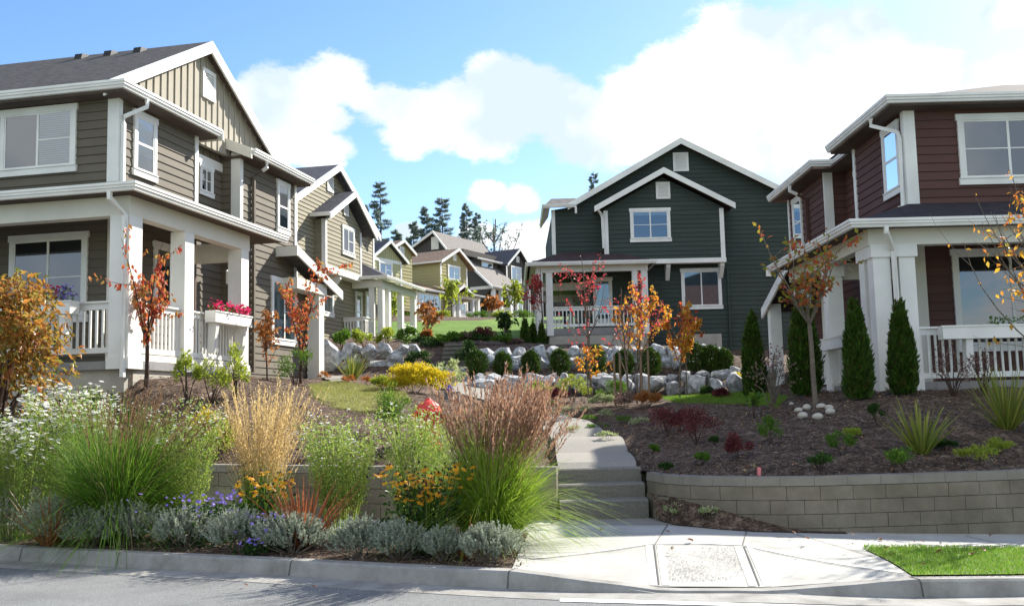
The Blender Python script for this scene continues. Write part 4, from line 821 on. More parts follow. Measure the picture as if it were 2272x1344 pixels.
post(C, 0.75, 0.95, 3.6, 3.8, 4.6, 6.3, base=False); post(C, -0.7, -0.5, 3.6, 3.8, 4.6, 6.3, base=False)
railing(C, (-0.13, -1.88), (2.88, -1.88), 4.66, 5.42, 0.14)
railing(C, (-0.6, 3.7), (0.75, 3.7), 4.66, 5.42, 0.14)

# ---- sand coloured house, second on the left
D = empty('sand_house', (-7.517, 35.0, 0), -R(12.6), 'sand coloured gabled house with an overhanging bay, behind the taupe house', 'house')
Ds = FC((0, 0), (0, 1), (1, 0)); Db = FC((0.42, 0), (0, 1), (1, 0)); Dbf = FC((0, 1.62), (1, 0), (0, -1))
pD = 11.1; vD = 3.28
rD = lambda v: pD - (0.50 if v < vD else 0.46) * abs(v - vD)
wall(D, 'wall', [('s', Ds, [(0, 4.2), (7.75, 4.2), (7.75, rD(7.75) - .1), (vD + .15, pD - .15), (0, rD(0) - .1)], {'expo': 0.155, 'lap': 0.022})], SDm)
wall(D, 'bay_wall', [('s', Db, [(1.62, 7.0), (5.2, 7.0), (5.2, 8.85), (3.7, 9.72), (1.62, 8.7)], {'expo': 0.155, 'thick': 0.4}), ('s', Dbf, [(0, 7.0), (0.42, 7.0), (0.42, 8.7), (0, 8.7)], {'thick': 0.1})], SDm)
mb = MB(); mb.box(-9, -0.17, 0, 0.15, 4.2, 9.0); mb.box(-9, -0.17, 7.6, 7.75, 4.2, 9.0); mb.box(-9, -8.8, 0.15, 7.6, 4.2, 9.0); mb.build('back_wall', SDm, D)
roof(D, [[(0.33, -0.7, rD(-.7)), (0.33, vD, pD), (-9.3, vD, pD), (-9.3, -0.7, rD(-.7))], [(0.33, vD, pD), (0.33, 7.65, rD(7.65)), (-9.3, 7.65, rD(7.65)), (-9.3, vD, pD)]], RD)
gable_trim(D, FC((0.33, 0), (0, 1), (1, 0)), [(-0.7, rD(-.7)), (vD, pD + .02), (7.7, rD(7.7))], 0.26, 0, 0.05)
pb = 10.12; vb = 3.75
roof(D, [[(0.78, 1.25, 8.85), (0.78, vb, pb), (0.0, vb, pb), (0.0, 1.25, 8.85)], [(0.78, vb, pb), (0.78, 6.0, 8.82), (0.0, 6.0, 8.82), (0, vb, pb)]], RD, 0.1, 'bay_roof')
gable_trim(D, FC((0.78, 0), (0, 1), (1, 0)), [(1.2, 8.83), (vb, pb + .02), (6.05, 8.80)], 0.24, 0, 0.05)
board(D, 'eave_board', FC((0, 1.25), (1, 0), (0, -1)), 0.0, 0.8, 8.72, 8.86, 0, 0.08)
for f, a, b_, z0, z1 in ((Db, 1.60, 1.74, 7.0, 8.7), (Dbf, 0.3, 0.45, 7.0, 8.7), (Db, 5.08, 5.22, 7.0, 8.75), (Ds, 7.64, 7.78, 7.0, 8.95), (Ds, -0.02, 0.12, 5, 9.1)): board(D, 'corner_board', f, a, b_, z0, z1)
mb = MB(); mb.box(0.02, 0.47, 1.58, 5.24, 6.78, 7.02); mb.build('belt_board', WHITE, D)
bracket(D, Ds, 3.1, 6.2, 6.77, 0.42, 0.14)
window(D, Db, 3.2, 4.42, 7.62, 8.78, 'slider_bar', 'dark'); window(D, Ds, 1.5, 3.32, 5.22, 6.75, 'slider_bar', 'curtain'); vent(D, Ds, 2.75, 3.35, 10.0, 10.62); vent(D, Db, 3.35, 3.8, 9.15, 9.68)
mb = MB(); mb.box(0.02, 1.3, 5.2, 10.0, 4.3, 4.6); mb.box(0.02, 0.95, 4.2, 5.2, 4.3, 4.6); mb.build('porch_floor', DECK, D)
roof(D, [[(-0.2, 5.0, 6.95), (1.55, 5.0, 6.95), (0.0, 6.4, 7.72), (-0.2, 6.4, 7.72)], [(1.55, 5.0, 6.95), (1.55, 9.9, 6.95), (0.0, 9.4, 7.6), (0, 6.4, 7.72)]], RD, 0.06, 'porch_roof')
gutter(D, [(-0.1, 5.0, 6.98), (1.52, 5.0, 6.98), (1.52, 9.9, 6.98)], [(0, -1), (1, -1), (1, 0)], h=0.13, w=0.1)
mb = MB(); mb.box(0.03, 1.3, 5.2, 5.4, 6.55, 6.85); mb.box(1.1, 1.3, 5.4, 9.6, 6.552, 6.852); mb.build('porch_beam', CREAM, D)
for x0, y0 in ((0.72, 5.25), (1.08, 5.25), (1.08, 6.0), (1.08, 7.6), (1.08, 9.3)): post(D, x0, x0 + 0.22, y0, y0 + 0.24, 4.4, 6.56, base=False)
railing(D, (0.05, 4.25), (0.9, 4.25), 4.62, 5.3, 0.12); railing(D, (0.92, 4.25), (0.92, 5.2), 4.62, 5.3, 0.12); railing(D, (1.2, 7.8), (1.2, 9.3), 4.62, 5.3, 0.12)
Ds8 = FC((0, 5.2), (1, 0), (0, -1)); window(D, Ds, 5.6, 6.3, 4.8, 6.5, 'hung', 'dark'); window(D, Ds, 6.7, 7.4, 4.7, 6.6, 'hung', 'curtain')

# ---- pale yellow gables further up
E2 = empty('yellow_house', (-6.776, 62.0, 0), -R(29), 'pale yellow house with two small gables and board siding under the peak', 'house')
Es = FC((0, 0), (0, 1), (1, 0)); Eq = FC((-1, 0), (0, 1), (1, 0))
wall(E2, 'wall', [('s', Es, [(-3.6, 8.0), (0.0, 8.0), (0.0, 10.7), (-3.6, 10.7)], {'expo': 0.22})], SE2)
wall(E2, 'gable_wall', [('b', Es, [(-2.9, 10.7), (0.0, 10.7), (0.0, 10.9), (-1.42, 11.75), (-2.9, 10.9)], {'step': 0.2})], SE2)
wall(E2, 'rear_gable_wall', [('s', Eq, [(0.3, 8.0), (2.6, 8.0), (2.6, 11.8), (1.5, 12.3), (0.3, 11.8)], {'expo': 0.22})], SE)
roof(E2, [[(0.25, -3.1, 10.88), (0.25, -1.42, 11.95), (-6, -1.42, 11.95), (-6, -3.1, 10.88)], [(0.25, -1.42, 11.95), (0.25, 0.42, 10.85), (-6, 0.42, 10.85), (-6, -1.42, 11.95)]], RD)
roof(E2, [[(-0.8, 0.2, 11.85), (-0.8, 1.5, 12.5), (-6, 1.5, 12.5), (-6, 0.2, 11.85)], [(-0.8, 1.5, 12.5), (-0.8, 2.85, 11.75), (-6, 2.85, 11.75), (-6, 1.5, 12.5)]], RE, name='rear_roof')
gable_trim(E2, FC((0.25, 0), (0, 1), (1, 0)), [(-3.1, 10.9), (-1.42, 11.98), (0.45, 10.85)], 0.2, 0, 0.05); gable_trim(E2, FC((-0.8, 0), (0, 1), (1, 0)), [(0.2, 11.87), (1.5, 12.52), (2.85, 11.77)], 0.2, 0, 0.05)
board(E2, 'belt_board', Es, -3.6, 0.02, 10.62, 10.82); board(E2, 'corner_board', Es, -0.12, 0.03, 8.0, 10.65)
window(E2, Es, -2.34, -0.98, 9.66, 10.62, 'slider_bar', 'dark', 0, 0.1); vent(E2, Eq, 1.2, 1.7, 11.5, 12.05)
mb = MB(); mb.box(-6, -0.17, -3.5, -0.02, 8, 10.7); mb.box(-6, -1.2, 0.3, 2.6, 8, 11.8); mb.build('side_wall', SE, E2)

E_ = empty('straw_house', (-5.288, 75.0, 0), -R(29), 'straw yellow house with brown roof and low window wing above the lawn', 'house')
Ef = FC((0, 0), (1, 0), (0, -1))
wall(E_, 'wall', [('s', Es, [(0, 7.8), (3.78, 7.8), (3.78, 12.7), (2.15, 13.7), (0, 12.6)], {'expo': 0.24}), ('s', Ef, [(-5, 7.8), (0, 7.8), (0, 12.7), (-5, 12.7)], {'expo': 0.24})], SE)
roof(E_, [[(0.3, -0.3, 12.72), (0.3, 2.2, 13.95), (-6, 2.2, 13.95), (-6, -0.3, 12.72)], [(0.3, 2.2, 13.95), (0.3, 4.6, 12.65), (-6, 4.6, 12.65), (-6, 2.2, 13.95)]], RE)
gable_trim(E_, FC((0.3, 0), (0, 1), (1, 0)), [(-0.3, 12.75), (2.2, 13.98), (4.65, 12.65)], 0.22, 0, 0.06)
gutter(E_, [(-6, -0.3, 12.74), (0.25, -0.3, 12.74)], [(0, -1), (0, -1)])
board(E_, 'corner_board', Es, -0.03, 0.15, 8, 12.6); board(E_, 'corner_board', Es, 3.64, 3.80, 8, 12.6)
window(E_, Es, 1.0, 2.75, 11.4, 12.62, 'slider_bar', 'curtain', 0, 0.14); vent(E_, Es, 1.75, 2.2, 13.0, 13.5)
E1 = FC((1.0, 0), (0, 1), (1, 0)); E1f = FC((0, -4.65), (1, 0), (0, -1))
wall(E_, 'wing_wall', [('s', E1, [(-4.65, 8.55), (-1.2, 8.55), (-1.2, 10.2), (-4.65, 10.2)], {'expo': 0.24}), ('s', E1f, [(-3.4, 8.55), (1.0, 8.55), (1.0, 10.2), (-3.4, 11.5)], {'expo': 0.24})], SE)
mb = MB(); mb.box(-3.4, 1.05, -4.7, -4.5, 7.4, 8.55); mb.box(0.9, 1.052, -4.5, -1.2, 7.4, 8.55); mb.build('stone_base', STONE, E_)
roof(E_, [[(1.3, -4.95, 10.15), (1.3, -0.02, 10.15), (-3.6, -0.02, 11.72), (-3.6, -4.95, 11.72)]], RE, name='wing_roof')
gutter(E_, [(1.27, -4.95, 10.2), (1.27, -1.2, 10.2)], [(1, 0), (1, 0)], h=0.14)
window(E_, E1, -4.45, -1.6, 8.66, 10.0, 'triple', 'curtain', 0, 0.12); window(E_, E1f, -0.9, 0.3, 8.8, 10.2, 'hung', 'curtain', 0, 0.12); board(E_, 'corner_board', E1, -4.68, -4.5, 8.55, 10.1)
mb = MB(); mb.box(0.02, 1.5, -1.0, 3.2, 8.15, 8.4); mb.build('porch_floor', DECK, E_)
for y in (-0.6, 0.15, 2.1, 2.9): post(E_, 1.25, 1.5, y, y + 0.26, 8.2, 9.9, base=False)
mb = MB(); mb.box(1.25, 1.5, -0.7, 3.2, 9.9, 10.15); mb.box(0.02, 1.25, 2.95, 3.2, 9.9, 10.15); mb.build('porch_beam', CREAM, E_)
roof(E_, [[(1.8, -1.2, 10.22), (1.8, 3.4, 10.22), (0, 3.4, 10.8), (0, -1.2, 10.8)]], RE, 0.06, 'porch_roof'); gutter(E_, [(1.77, 1.2, 10.26), (1.77, 3.4, 10.26)], [(1, 0), (1, 0)])
roof(E_, [[(2.0, -1.0, 10.25), (2.0, 0.12, 10.82), (0.4, 0.12, 10.82), (0.4, -1.0, 10.25)], [(2.0, 0.12, 10.82), (2.0, 1.3, 10.22), (0.4, 1.3, 10.22), (0.4, 0.12, 10.82)]], RE, 0.08, 'porch_gable_roof')
gable_trim(E_, FC((2.0, 0), (0, 1), (1, 0)), [(-1.05, 10.25), (0.12, 10.85), (1.35, 10.22)], 0.2, 0, 0.06); railing(E_, (1.4, 0.4), (1.4, 2.1), 8.45, 9.0, 0.15)
window(E_, Es, 0.6, 1.4, 8.6, 9.9, 'hung', 'dark', 0, 0.1); window(E_, Es, 2.5, 3.5, 8.8, 9.9, 'slider', 'dark', 0, 0.1)

# ---- charcoal house
F_ = empty('charcoal_house', (-3.129, 95.0, 0), -R(29), 'charcoal house with a long grey-brown roof behind the straw house', 'house')
Fs = FC((0, 0), (0, 1), (1, 0)); Ff = FC((0, 0), (1, 0), (0, -1))
wall(F_, 'wall', [('s', Ff, [(-7.6, 10), (-1.6, 10), (-1.6, 16.2), (-3.5, 17.0), (-4.81, 18.6), (-7.6, 17.2)], {'expo': 0.26}), ('s', Ff, [(-1.6, 10), (1.45, 13.0), (-1.6, 16.2)], {'expo': 0.26})], SF)
roof(F_, [[(-4.81, -0.35, 18.99), (-4.81, 9.0, 18.99), (-3.2, 9.0, 17.05), (-3.2, -0.35, 17.05)], [(-4.81, -0.35, 18.99), (-7.8, -0.35, 17.45), (-7.8, 9, 17.45), (-4.81, 9, 18.99)]], RF)
roof(F_, [[(-1.9, -0.35, 16.5), (1.75, -0.35, 13.1), (1.75, 5.6, 13.1), (-1.9, 5.6, 16.5)]], RF, name='lower_roof')
gable_trim(F_, FC((0, -0.35), (1, 0), (0, -1)), [(-7.8, 17.47), (-4.81, 19.02), (-3.2, 17.07)], 0.26, 0, 0.06); gable_trim(F_, FC((0, -0.35), (1, 0), (0, -1)), [(-1.95, 16.55), (1.8, 13.07)], 0.26, 0, 0.06)
gutter(F_, [(-3.2, -0.35, 17.07), (-3.2, 6.5, 17.07)], [(1, 0), (1, 0)], m=CREAM, h=0.25); gutter(F_, [(1.75, -0.3, 13.15), (1.75, 5.6, 13.15)], [(1, 0), (1, 0)], h=0.18)
mb = MB(); mb.fbox(Ff, -5.2, -4.35, 17.2, 18.45, 0, 0.08); mb.build('gable_vent', CREAM, F_)
mb = MB(); mb.box(-6.5, -1.7, 0.2, 9, 10, 17.0); mb.box(-1.7, -0.3, 2.0, 9, 10, 14.8); mb.build('side_wall', SF, F_)
Fd = FC((-0.8, 0), (0, 1), (1, 0)); mb = MB(); mb.box(-3, -0.8, 1.0, 5.0, 14.5, 16.1); mb.build('dormer', SF, F_); window(F_, Fd, 2.0, 4.1, 14.9, 16.0, 'slider', 'curtain', 0, 0.14); roof(F_, [[(-0.4, 0.6, 16.1), (-0.4, 5.3, 16.1), (-3.3, 5.3, 16.9), (-3.3, 0.6, 16.9)]], RF, 0.1, 'dormer_roof')
gutter(F_, [(-0.4, 0.6, 16.12), (-0.4, 5.3, 16.12)], [(1, 0), (1, 0)], h=0.18)
wall(F_, 'east_wall', [('b', Fs, [(5.45, 10.0), (9.95, 10.0), (9.95, 15.95), (7.8, 17.4), (5.45, 15.95)], {'step': 0.35}), ('s', FC((0, 5.45), (1, 0), (0, -1)), [(-4, 10), (0, 10), (0, 15.95), (-4, 15.95)], {'expo': 0.26})], SF)
roof(F_, [[(0.35, 5.15, 15.95), (0.35, 7.8, 17.8), (-6, 7.8, 17.8), (-6, 5.15, 15.95)], [(0.35, 7.8, 17.8), (0.35, 10.4, 15.95), (-6, 10.4, 15.95), (-6, 7.8, 17.8)]], RD, name='cross_roof')
gable_trim(F_, FC((0.35, 0), (0, 1), (1, 0)), [(5.1, 15.95), (7.8, 17.85), (10.45, 15.9)], 0.26, 0, 0.06); window(F_, Fs, 6.35, 8.5, 14.3, 15.95, 'slider_bar', 'curtain', 0, 0.16); vent(F_, Fs, 7.5, 8.1, 16.4, 17.0)
board(F_, 'corner_board', Fs, 9.8, 9.97, 10, 15.8); board(F_, 'corner_board', Fs, 5.4, 5.6, 13, 15.8); downspout(F_, [(0.1, 10.1, 15.7), (0.1, 10.1, 10)])
for u_, v_ in ((1.4, 0.2), (1.4, 1.6), (1.4, 3.4), (1.4, 4.7)): post(F_, u_ - 0.15, u_ + 0.15, v_, v_ + 0.3, 10.2, 12.9, base=False)
mb = MB(); mb.box(-0.9, 1.55, -0.05, 0.2, 12.9, 13.2); mb.box(1.3, 1.55, 0.2, 5.4, 12.9, 13.15); mb.build('porch_beam', CREAM, F_); mb = MB(); mb.box(-1.2, 1.6, 0, 5.4, 10.0, 10.3); mb.build('porch_floor', DECK, F_)
railing(F_, (-0.9, 0.1), (0.2, 0.1), 10.4, 11.4, 0.15); railing(F_, (1.4, 1.8), (1.4, 4.8), 10.4, 11.3, 0.15); window(F_, Fs, 2.2, 3.4, 10.9, 12.8, 'slider', 'dark', 0, 0.16); window(F_, Fs, 6.4, 8.6, 10.6, 12.6, 'slider', 'curtain', 0, 0.16)

G_ = empty('slate_house', (0.9, 112, 0), -R(10), 'far dark-walled house with slate roof glimpsed left of the green house porch', 'house')
Gf = FC((0, 0), (1, 0), (0, -1))
wall(G_, 'wall', [('s', Gf, [(0.4, 10.5), (9, 10.5), (9, 16.4), (0.4, 16.4)], {'expo': 0.28})], SF)
roof(G_, [[(0, -0.6, 16.4), (9.5, -0.6, 16.4), (9.5, 4, 18.6), (0.9, 4, 18.6)]], RD, 0.2); gutter(G_, [(0, -0.6, 16.45), (9.5, -0.6, 16.45)], [(0, -1), (0, -1)], h=0.2)
mb = MB(); mb.box(0.2, 3.6, -2.4, -0.02, 13.3, 13.7); mb.build('porch_roof', RD, G_); window(G_, Gf, 1.2, 2.6, 11.2, 13.1, 'slider', 'curtain', 0, 0.2); post(G_, 0.3, 0.6, -2.3, -2.0, 10.5, 13.3, base=False); post(G_, 3.2, 3.5, -2.3, -2.0, 10.5, 13.3, base=False)
# ------------------------------------------------------------------ planting
class LB:
    """leaf collector: every leaf is a kite folded along its rib"""
    def __init__(s): s.V = []; s.F = []; s.n = 0
    def kites(s, P, D, N, L, Wd, fold=0.15):
        P = np.asarray(P, float); n = len(P)
        if n == 0: return
        D = D / (np.linalg.norm(D, axis=1, keepdims=True) + 1e-9); S = np.cross(D, N); S = S / (np.linalg.norm(S, axis=1, keepdims=True) + 1e-9); U = np.cross(S, D)
        L = np.broadcast_to(np.asarray(L, float).reshape(-1, 1), (n, 1)); Wd = np.broadcast_to(np.asarray(Wd, float).reshape(-1, 1), (n, 1))
        a = P; b = P + D * L * 0.42 + S * Wd * 0.5 + U * L * fold; c = P + D * L; d = P + D * L * 0.42 - S * Wd * 0.5 + U * L * fold
        V = np.stack([a, b, c, d], 1).reshape(-1, 3); i = s.n + np.arange(n)[:, None] * 4
        s.V.append(V); s.F += (i + np.array([[0, 1, 2, 3]])).tolist(); s.n += 4 * n
    def blades(s, P, az, lean, L, Wd, droop, k=5, tip=0.15, tw=None):
        P = np.asarray(P, float); n = len(P); az = np.broadcast_to(az, n); lean = np.broadcast_to(lean, n); L = np.broadcast_to(L, n); Wd = np.broadcast_to(Wd, n); droop = np.broadcast_to(droop, n)
        h = np.stack([np.cos(az), np.sin(az), np.zeros(n)], 1); side = np.stack([-np.sin(az), np.cos(az), np.zeros(n)], 1)
        t2 = rng.uniform(-1.2, 1.2, n) if tw is None else tw
        side = side * np.cos(t2)[:, None] + h * np.sin(t2)[:, None]
        V = []; 
        for j in range(k + 1):
            t = j / k
            c = P + h * (L * (t * np.sin(lean) + droop * 0.55 * t * t))[:, None] + np.array([0, 0, 1.0]) * (L * (t * np.cos(lean) - droop * 0.75 * t ** 2.2))[:, None]
            w = Wd * (1 - (1 - tip) * t ** 1.6) * 0.5
            V += [c - side * w[:, None], c + side * w[:, None]]
        ends = c
        V = np.stack(V, 1).reshape(-1, 3); m_ = 2 * (k + 1); i = s.n + np.arange(n)[:, None, None] * m_
        q = np.array([[2 * j, 2 * j + 1, 2 * j + 3, 2 * j + 2] for j in range(k)])[None]
        s.V.append(V); s.F += (i + q).reshape(-1, 4).tolist(); s.n += n * m_
        return ends
    def build(s, name, m, parent=None):
        me = bpy.data.meshes.new(name); V = np.concatenate(s.V) if s.V else np.zeros((0, 3))
        me.from_pydata(V.tolist(), [], s.F); me.materials.append(m); o = bpy.data.objects.new(name, me); COL.objects.link(o)
        if parent: o.parent = parent
        return o
def rand_dir(n, zmin=-1.0):
    z = rng.uniform(zmin, 1, n); a = rng.uniform(0, 2 * np.pi, n); r = np.sqrt(np.maximum(0, 1 - z * z)); return np.stack([r * np.cos(a), r * np.sin(a), z], 1)

LM = dict(
 maple=leafmat('red_maple_leaf', [(0.42, 0.05, 0.03), (0.55, 0.12, 0.04), (0.60, 0.24, 0.07), (0.34, 0.26, 0.06), (0.48, 0.08, 0.05), (0.38, 0.12, 0.06)], 0.5),
 red=leafmat('scarlet_leaf', [(0.45, 0.04, 0.05), (0.56, 0.09, 0.09), (0.36, 0.05, 0.06), (0.50, 0.16, 0.10)], 0.5),
 amber=leafmat('amber_leaf', [(0.65, 0.34, 0.03), (0.75, 0.42, 0.05), (0.60, 0.14, 0.03), (0.50, 0.42, 0.06)], 0.5),
 orange=leafmat('rust_leaf', [(0.40, 0.13, 0.03), (0.50, 0.22, 0.05), (0.26, 0.10, 0.04)], 0.4),
 bronze=leafmat('bronze_leaf', [(0.27, 0.18, 0.03), (0.40, 0.17, 0.035), (0.20, 0.23, 0.04), (0.50, 0.21, 0.045), (0.30, 0.26, 0.05), (0.42, 0.12, 0.04)], 0.5, 0.38, 0.5),
 grn=leafmat('mid_green_leaf', [(0.05, 0.12, 0.015), (0.10, 0.20, 0.02), (0.16, 0.27, 0.03)], 0.4),
 dgrn=leafmat('dark_green_leaf', [(0.018, 0.045, 0.012), (0.035, 0.08, 0.015), (0.06, 0.12, 0.02)], 0.3),
 ygrn=leafmat('lime_leaf', [(0.25, 0.32, 0.04), (0.38, 0.42, 0.05), (0.18, 0.27, 0.03)], 0.5),
 yel=leafmat('yellow_leaf', [(0.62, 0.50, 0.02), (0.75, 0.60, 0.03), (0.40, 0.38, 0.03), (0.65, 0.42, 0.02)], 0.45),
 aster=leafmat('aster_stem_leaf', [(0.18, 0.28, 0.05), (0.28, 0.40, 0.07), (0.38, 0.46, 0.10), (0.22, 0.22, 0.08)], 0.5),
 grass=leafmat('fountain_grass_blade', [(0.06, 0.15, 0.015), (0.12, 0.25, 0.02), (0.19, 0.33, 0.03), (0.10, 0.21, 0.03), (0.16, 0.29, 0.03), (0.08, 0.17, 0.02), (0.32, 0.27, 0.12)], 0.45),
 grass2=leafmat('bright_grass_blade', [(0.17, 0.31, 0.02), (0.27, 0.44, 0.03), (0.38, 0.50, 0.06), (0.20, 0.34, 0.03), (0.29, 0.42, 0.04), (0.17, 0.29, 0.03), (0.46, 0.42, 0.18)], 0.55),
 plume=leafmat('brown_plume', [(0.26, 0.13, 0.08), (0.34, 0.19, 0.12), (0.42, 0.28, 0.19), (0.21, 0.11, 0.07)], 0.5), dplume=leafmat('dark_brown_plume', [(0.16, 0.09, 0.05), (0.24, 0.15, 0.08), (0.12, 0.07, 0.04)], 0.45),
 straw=leafmat('straw_plume', [(0.55, 0.40, 0.17), (0.68, 0.52, 0.25), (0.44, 0.30, 0.11)], 0.5),
 silver=leafmat('silver_leaf', [(0.24, 0.28, 0.20), (0.36, 0.40, 0.30), (0.52, 0.55, 0.43), (0.17, 0.20, 0.14)], 0.3, 0.8, 0.1),
 white=leafmat('white_petal', [(0.80, 0.80, 0.76), (0.88, 0.88, 0.84)], 0.35),
 gold=leafmat('golden_petal', [(0.80, 0.36, 0.01), (0.85, 0.45, 0.02), (0.72, 0.28, 0.01)], 0.4),
 cone=leafmat('dark_cone', [(0.02, 0.012, 0.01), (0.04, 0.02, 0.015)], 0.0),
 purple=leafmat('violet_petal', [(0.20, 0.14, 0.62), (0.32, 0.22, 0.72), (0.42, 0.30, 0.70)], 0.4),
 pink=leafmat('magenta_petal', [(0.62, 0.02, 0.12), (0.72, 0.06, 0.22), (0.55, 0.01, 0.05)], 0.4),
 flax=leafmat('red_flax_blade', [(0.30, 0.09, 0.03), (0.42, 0.14, 0.05), (0.22, 0.05, 0.03), (0.50, 0.22, 0.08)], 0.35, 0.4, 0.4),
 gflax=leafmat('green_flax_blade', [(0.16, 0.20, 0.03), (0.28, 0.30, 0.05), (0.12, 0.17, 0.03), (0.42, 0.36, 0.08)], 0.35, 0.45, 0.3),
 barb=leafmat('barberry_leaf', [(0.13, 0.025, 0.035), (0.20, 0.04, 0.05), (0.08, 0.02, 0.025), (0.22, 0.08, 0.05)], 0.3),
 dusty=leafmat('dusty_brown_leaf', [(0.16, 0.10, 0.09), (0.24, 0.15, 0.13), (0.30, 0.22, 0.16)], 0.3),
 cyp=leafmat('cypress_spray', [(0.012, 0.035, 0.006), (0.04, 0.10, 0.012), (0.10, 0.20, 0.02), (0.03, 0.07, 0.01), (0.07, 0.14, 0.02), (0.09, 0.07, 0.02), (0.05, 0.11, 0.015)], 0.25),
 fir=leafmat('hazed_fir_needles', [(0.15, 0.21, 0.19), (0.21, 0.28, 0.24), (0.27, 0.33, 0.30)], 0.45),  # pale bluish needle tints, distance haze put into the leaf colour
 varig=leafmat('variegated_leaf', [(0.35, 0.40, 0.15), (0.50, 0.52, 0.30), (0.14, 0.24, 0.05)], 0.4),
 lawnb=leafmat('lawn_blade', [(0.08, 0.18, 0.012), (0.13, 0.27, 0.02), (0.20, 0.35, 0.03), (0.12, 0.24, 0.02), (0.32, 0.33, 0.10)], 0.45),
 dead=leafmat('fallen_leaf', [(0.22, 0.10, 0.06), (0.35, 0.16, 0.08), (0.14, 0.08, 0.06)], 0.2),
)
def m_px(px, y): return px * y / FPX     # metres for a span of survey pixels at distance y

def shrub(name, at, rx, h, n, leaf, lsize, label, cat='shrub', group=None, stems=6, up_=0.4, clump=10, ry=None, lw=0.5, droop=0.0, sm=None, core=0.35, oval=0.5, zlo=0.08):
    """woody shrub: stems forking from the base, leaves in uneven clumps around the outer half of the crown"""
    x, y, z = at; ry = ry or rx; root = empty(name, (x, y, z), 0, label, cat, group); lb = LB(); cl = []
    for i in range(clump):
        d = rand_dir(1, -0.5)[0]; r = rng.uniform(0.45, 0.82); cl.append((d[0] * rx * r, d[1] * ry * r, h * (0.5 + d[2] * 0.5 * r)))
    cl = np.array(cl); k = rng.integers(0, clump, n); sc = rng.uniform(0.28, 0.5, clump)
    d = rand_dir(n); r = rng.uniform(0, 1, n) ** 0.4
    P = cl[k] + d * (r * sc[k])[:, None] * np.array([rx, ry, h * oval])
    q = P / np.array([rx, ry, h]); P = P[(q[:, 2] > zlo * 0.5)]; m_ = len(P)
    out = P - np.array([0, 0, h * 0.4]); out = out / (np.linalg.norm(out, axis=1, keepdims=True) + 1e-6)
    D = out * 0.6 + rand_dir(m_) * 0.8 + np.array([0, 0, up_]); N = rand_dir(m_) + np.array([0, 0, 0.8])
    if droop: D[:, 2] -= droop * 1.5
    L = lsize * rng.uniform(0.7, 1.3, m_); lb.kites(P, D, N, L, L * lw); lb.build('foliage', leaf, root)
    mb = MB()
    for i in range(stems):
        c = cl[i % clump]; b = np.array([rng.uniform(-.08, .08) * rx, rng.uniform(-.08, .08) * rx, -0.03]); mid = b * 0.4 + c * 0.55 + np.array([0, 0, h * 0.08])
        mb.tube([b, mid, c], [max(.004, h * 0.014), max(.003, h * 0.009), max(.002, h * 0.004)], 4)
    mb.build('stem', sm or BARKD, root); return root
def grass_clump(name, at, n, L, lean, droop, wd, leafm, label, group=None, spread=0.1, plume=None, pn=0, pL=1.0, plean=0.2, pbias=(0, 0), pw=0.012, plen=0.3, psz=0.03, k=6, pdens=16, ml=0.8):
    x, y, z = at; root = empty(name, (x, y, z), 0, label, 'ornamental grass', group); lb = LB()
    a = rng.uniform(0, 2 * np.pi, n); rr_ = spread * np.sqrt(rng.random(n)); P = np.stack([rr_ * np.cos(a), rr_ * np.sin(a), np.zeros(n) - 0.02], 1)
    az = a + rng.normal(0, 0.5, n); ln = np.minimum(np.abs(rng.normal(0, lean, n)), ml); lb.blades(P, az, ln, L * (1 - 0.55 * np.maximum(ln - 0.15, 0)) * rng.uniform(0.6, 1.08, n), wd * rng.uniform(0.7, 1.3, n), droop * rng.uniform(0.4, 1.5, n) * (0.3 + ln / max(lean, .01) * 0.7), k)
    lb.build('blades', leafm, root)
    if pn:
        st_ = LB(); a = rng.uniform(0, 2 * np.pi, pn); rr_ = spread * np.sqrt(rng.random(pn)); P = np.stack([rr_ * np.cos(a), rr_ * np.sin(a), np.zeros(pn)], 1)
        tx_ = np.cos(a) * np.abs(rng.normal(0, plean, pn)) + pbias[0]; ty_ = np.sin(a) * np.abs(rng.normal(0, plean, pn)) + pbias[1]
        az = np.arctan2(ty_, tx_); ln = np.hypot(tx_, ty_); LL = pL * rng.uniform(0.78, 1.05, pn); dr = rng.uniform(0.05, 0.22, pn)
        st_.blades(P, az, ln, LL, pw * 0.35, dr, 5, tip=0.6); st_.build('stalks', plume, root)
        pl = LB(); hd = np.stack([np.cos(az), np.sin(az), np.zeros(pn)], 1)
        for j in range(pdens):
            t = 1 - plen * j / pdens
            c = P + hd * (LL * (t * np.sin(ln) + dr * 0.55 * t * t))[:, None] + np.array([0, 0, 1.0]) * (LL * (t * np.cos(ln) - dr * 0.75 * t ** 2.2))[:, None]
            tg = hd * (np.sin(ln) + dr * t)[:, None] + np.array([0, 0, 1.0]) * (np.cos(ln))[:, None]
            pl.kites(c, tg + rand_dir(pn) * 0.35, rand_dir(pn), psz * rng.uniform(0.7, 1.3, pn), psz * 0.28)
        pl.build('plumes', plume, root)
    return root
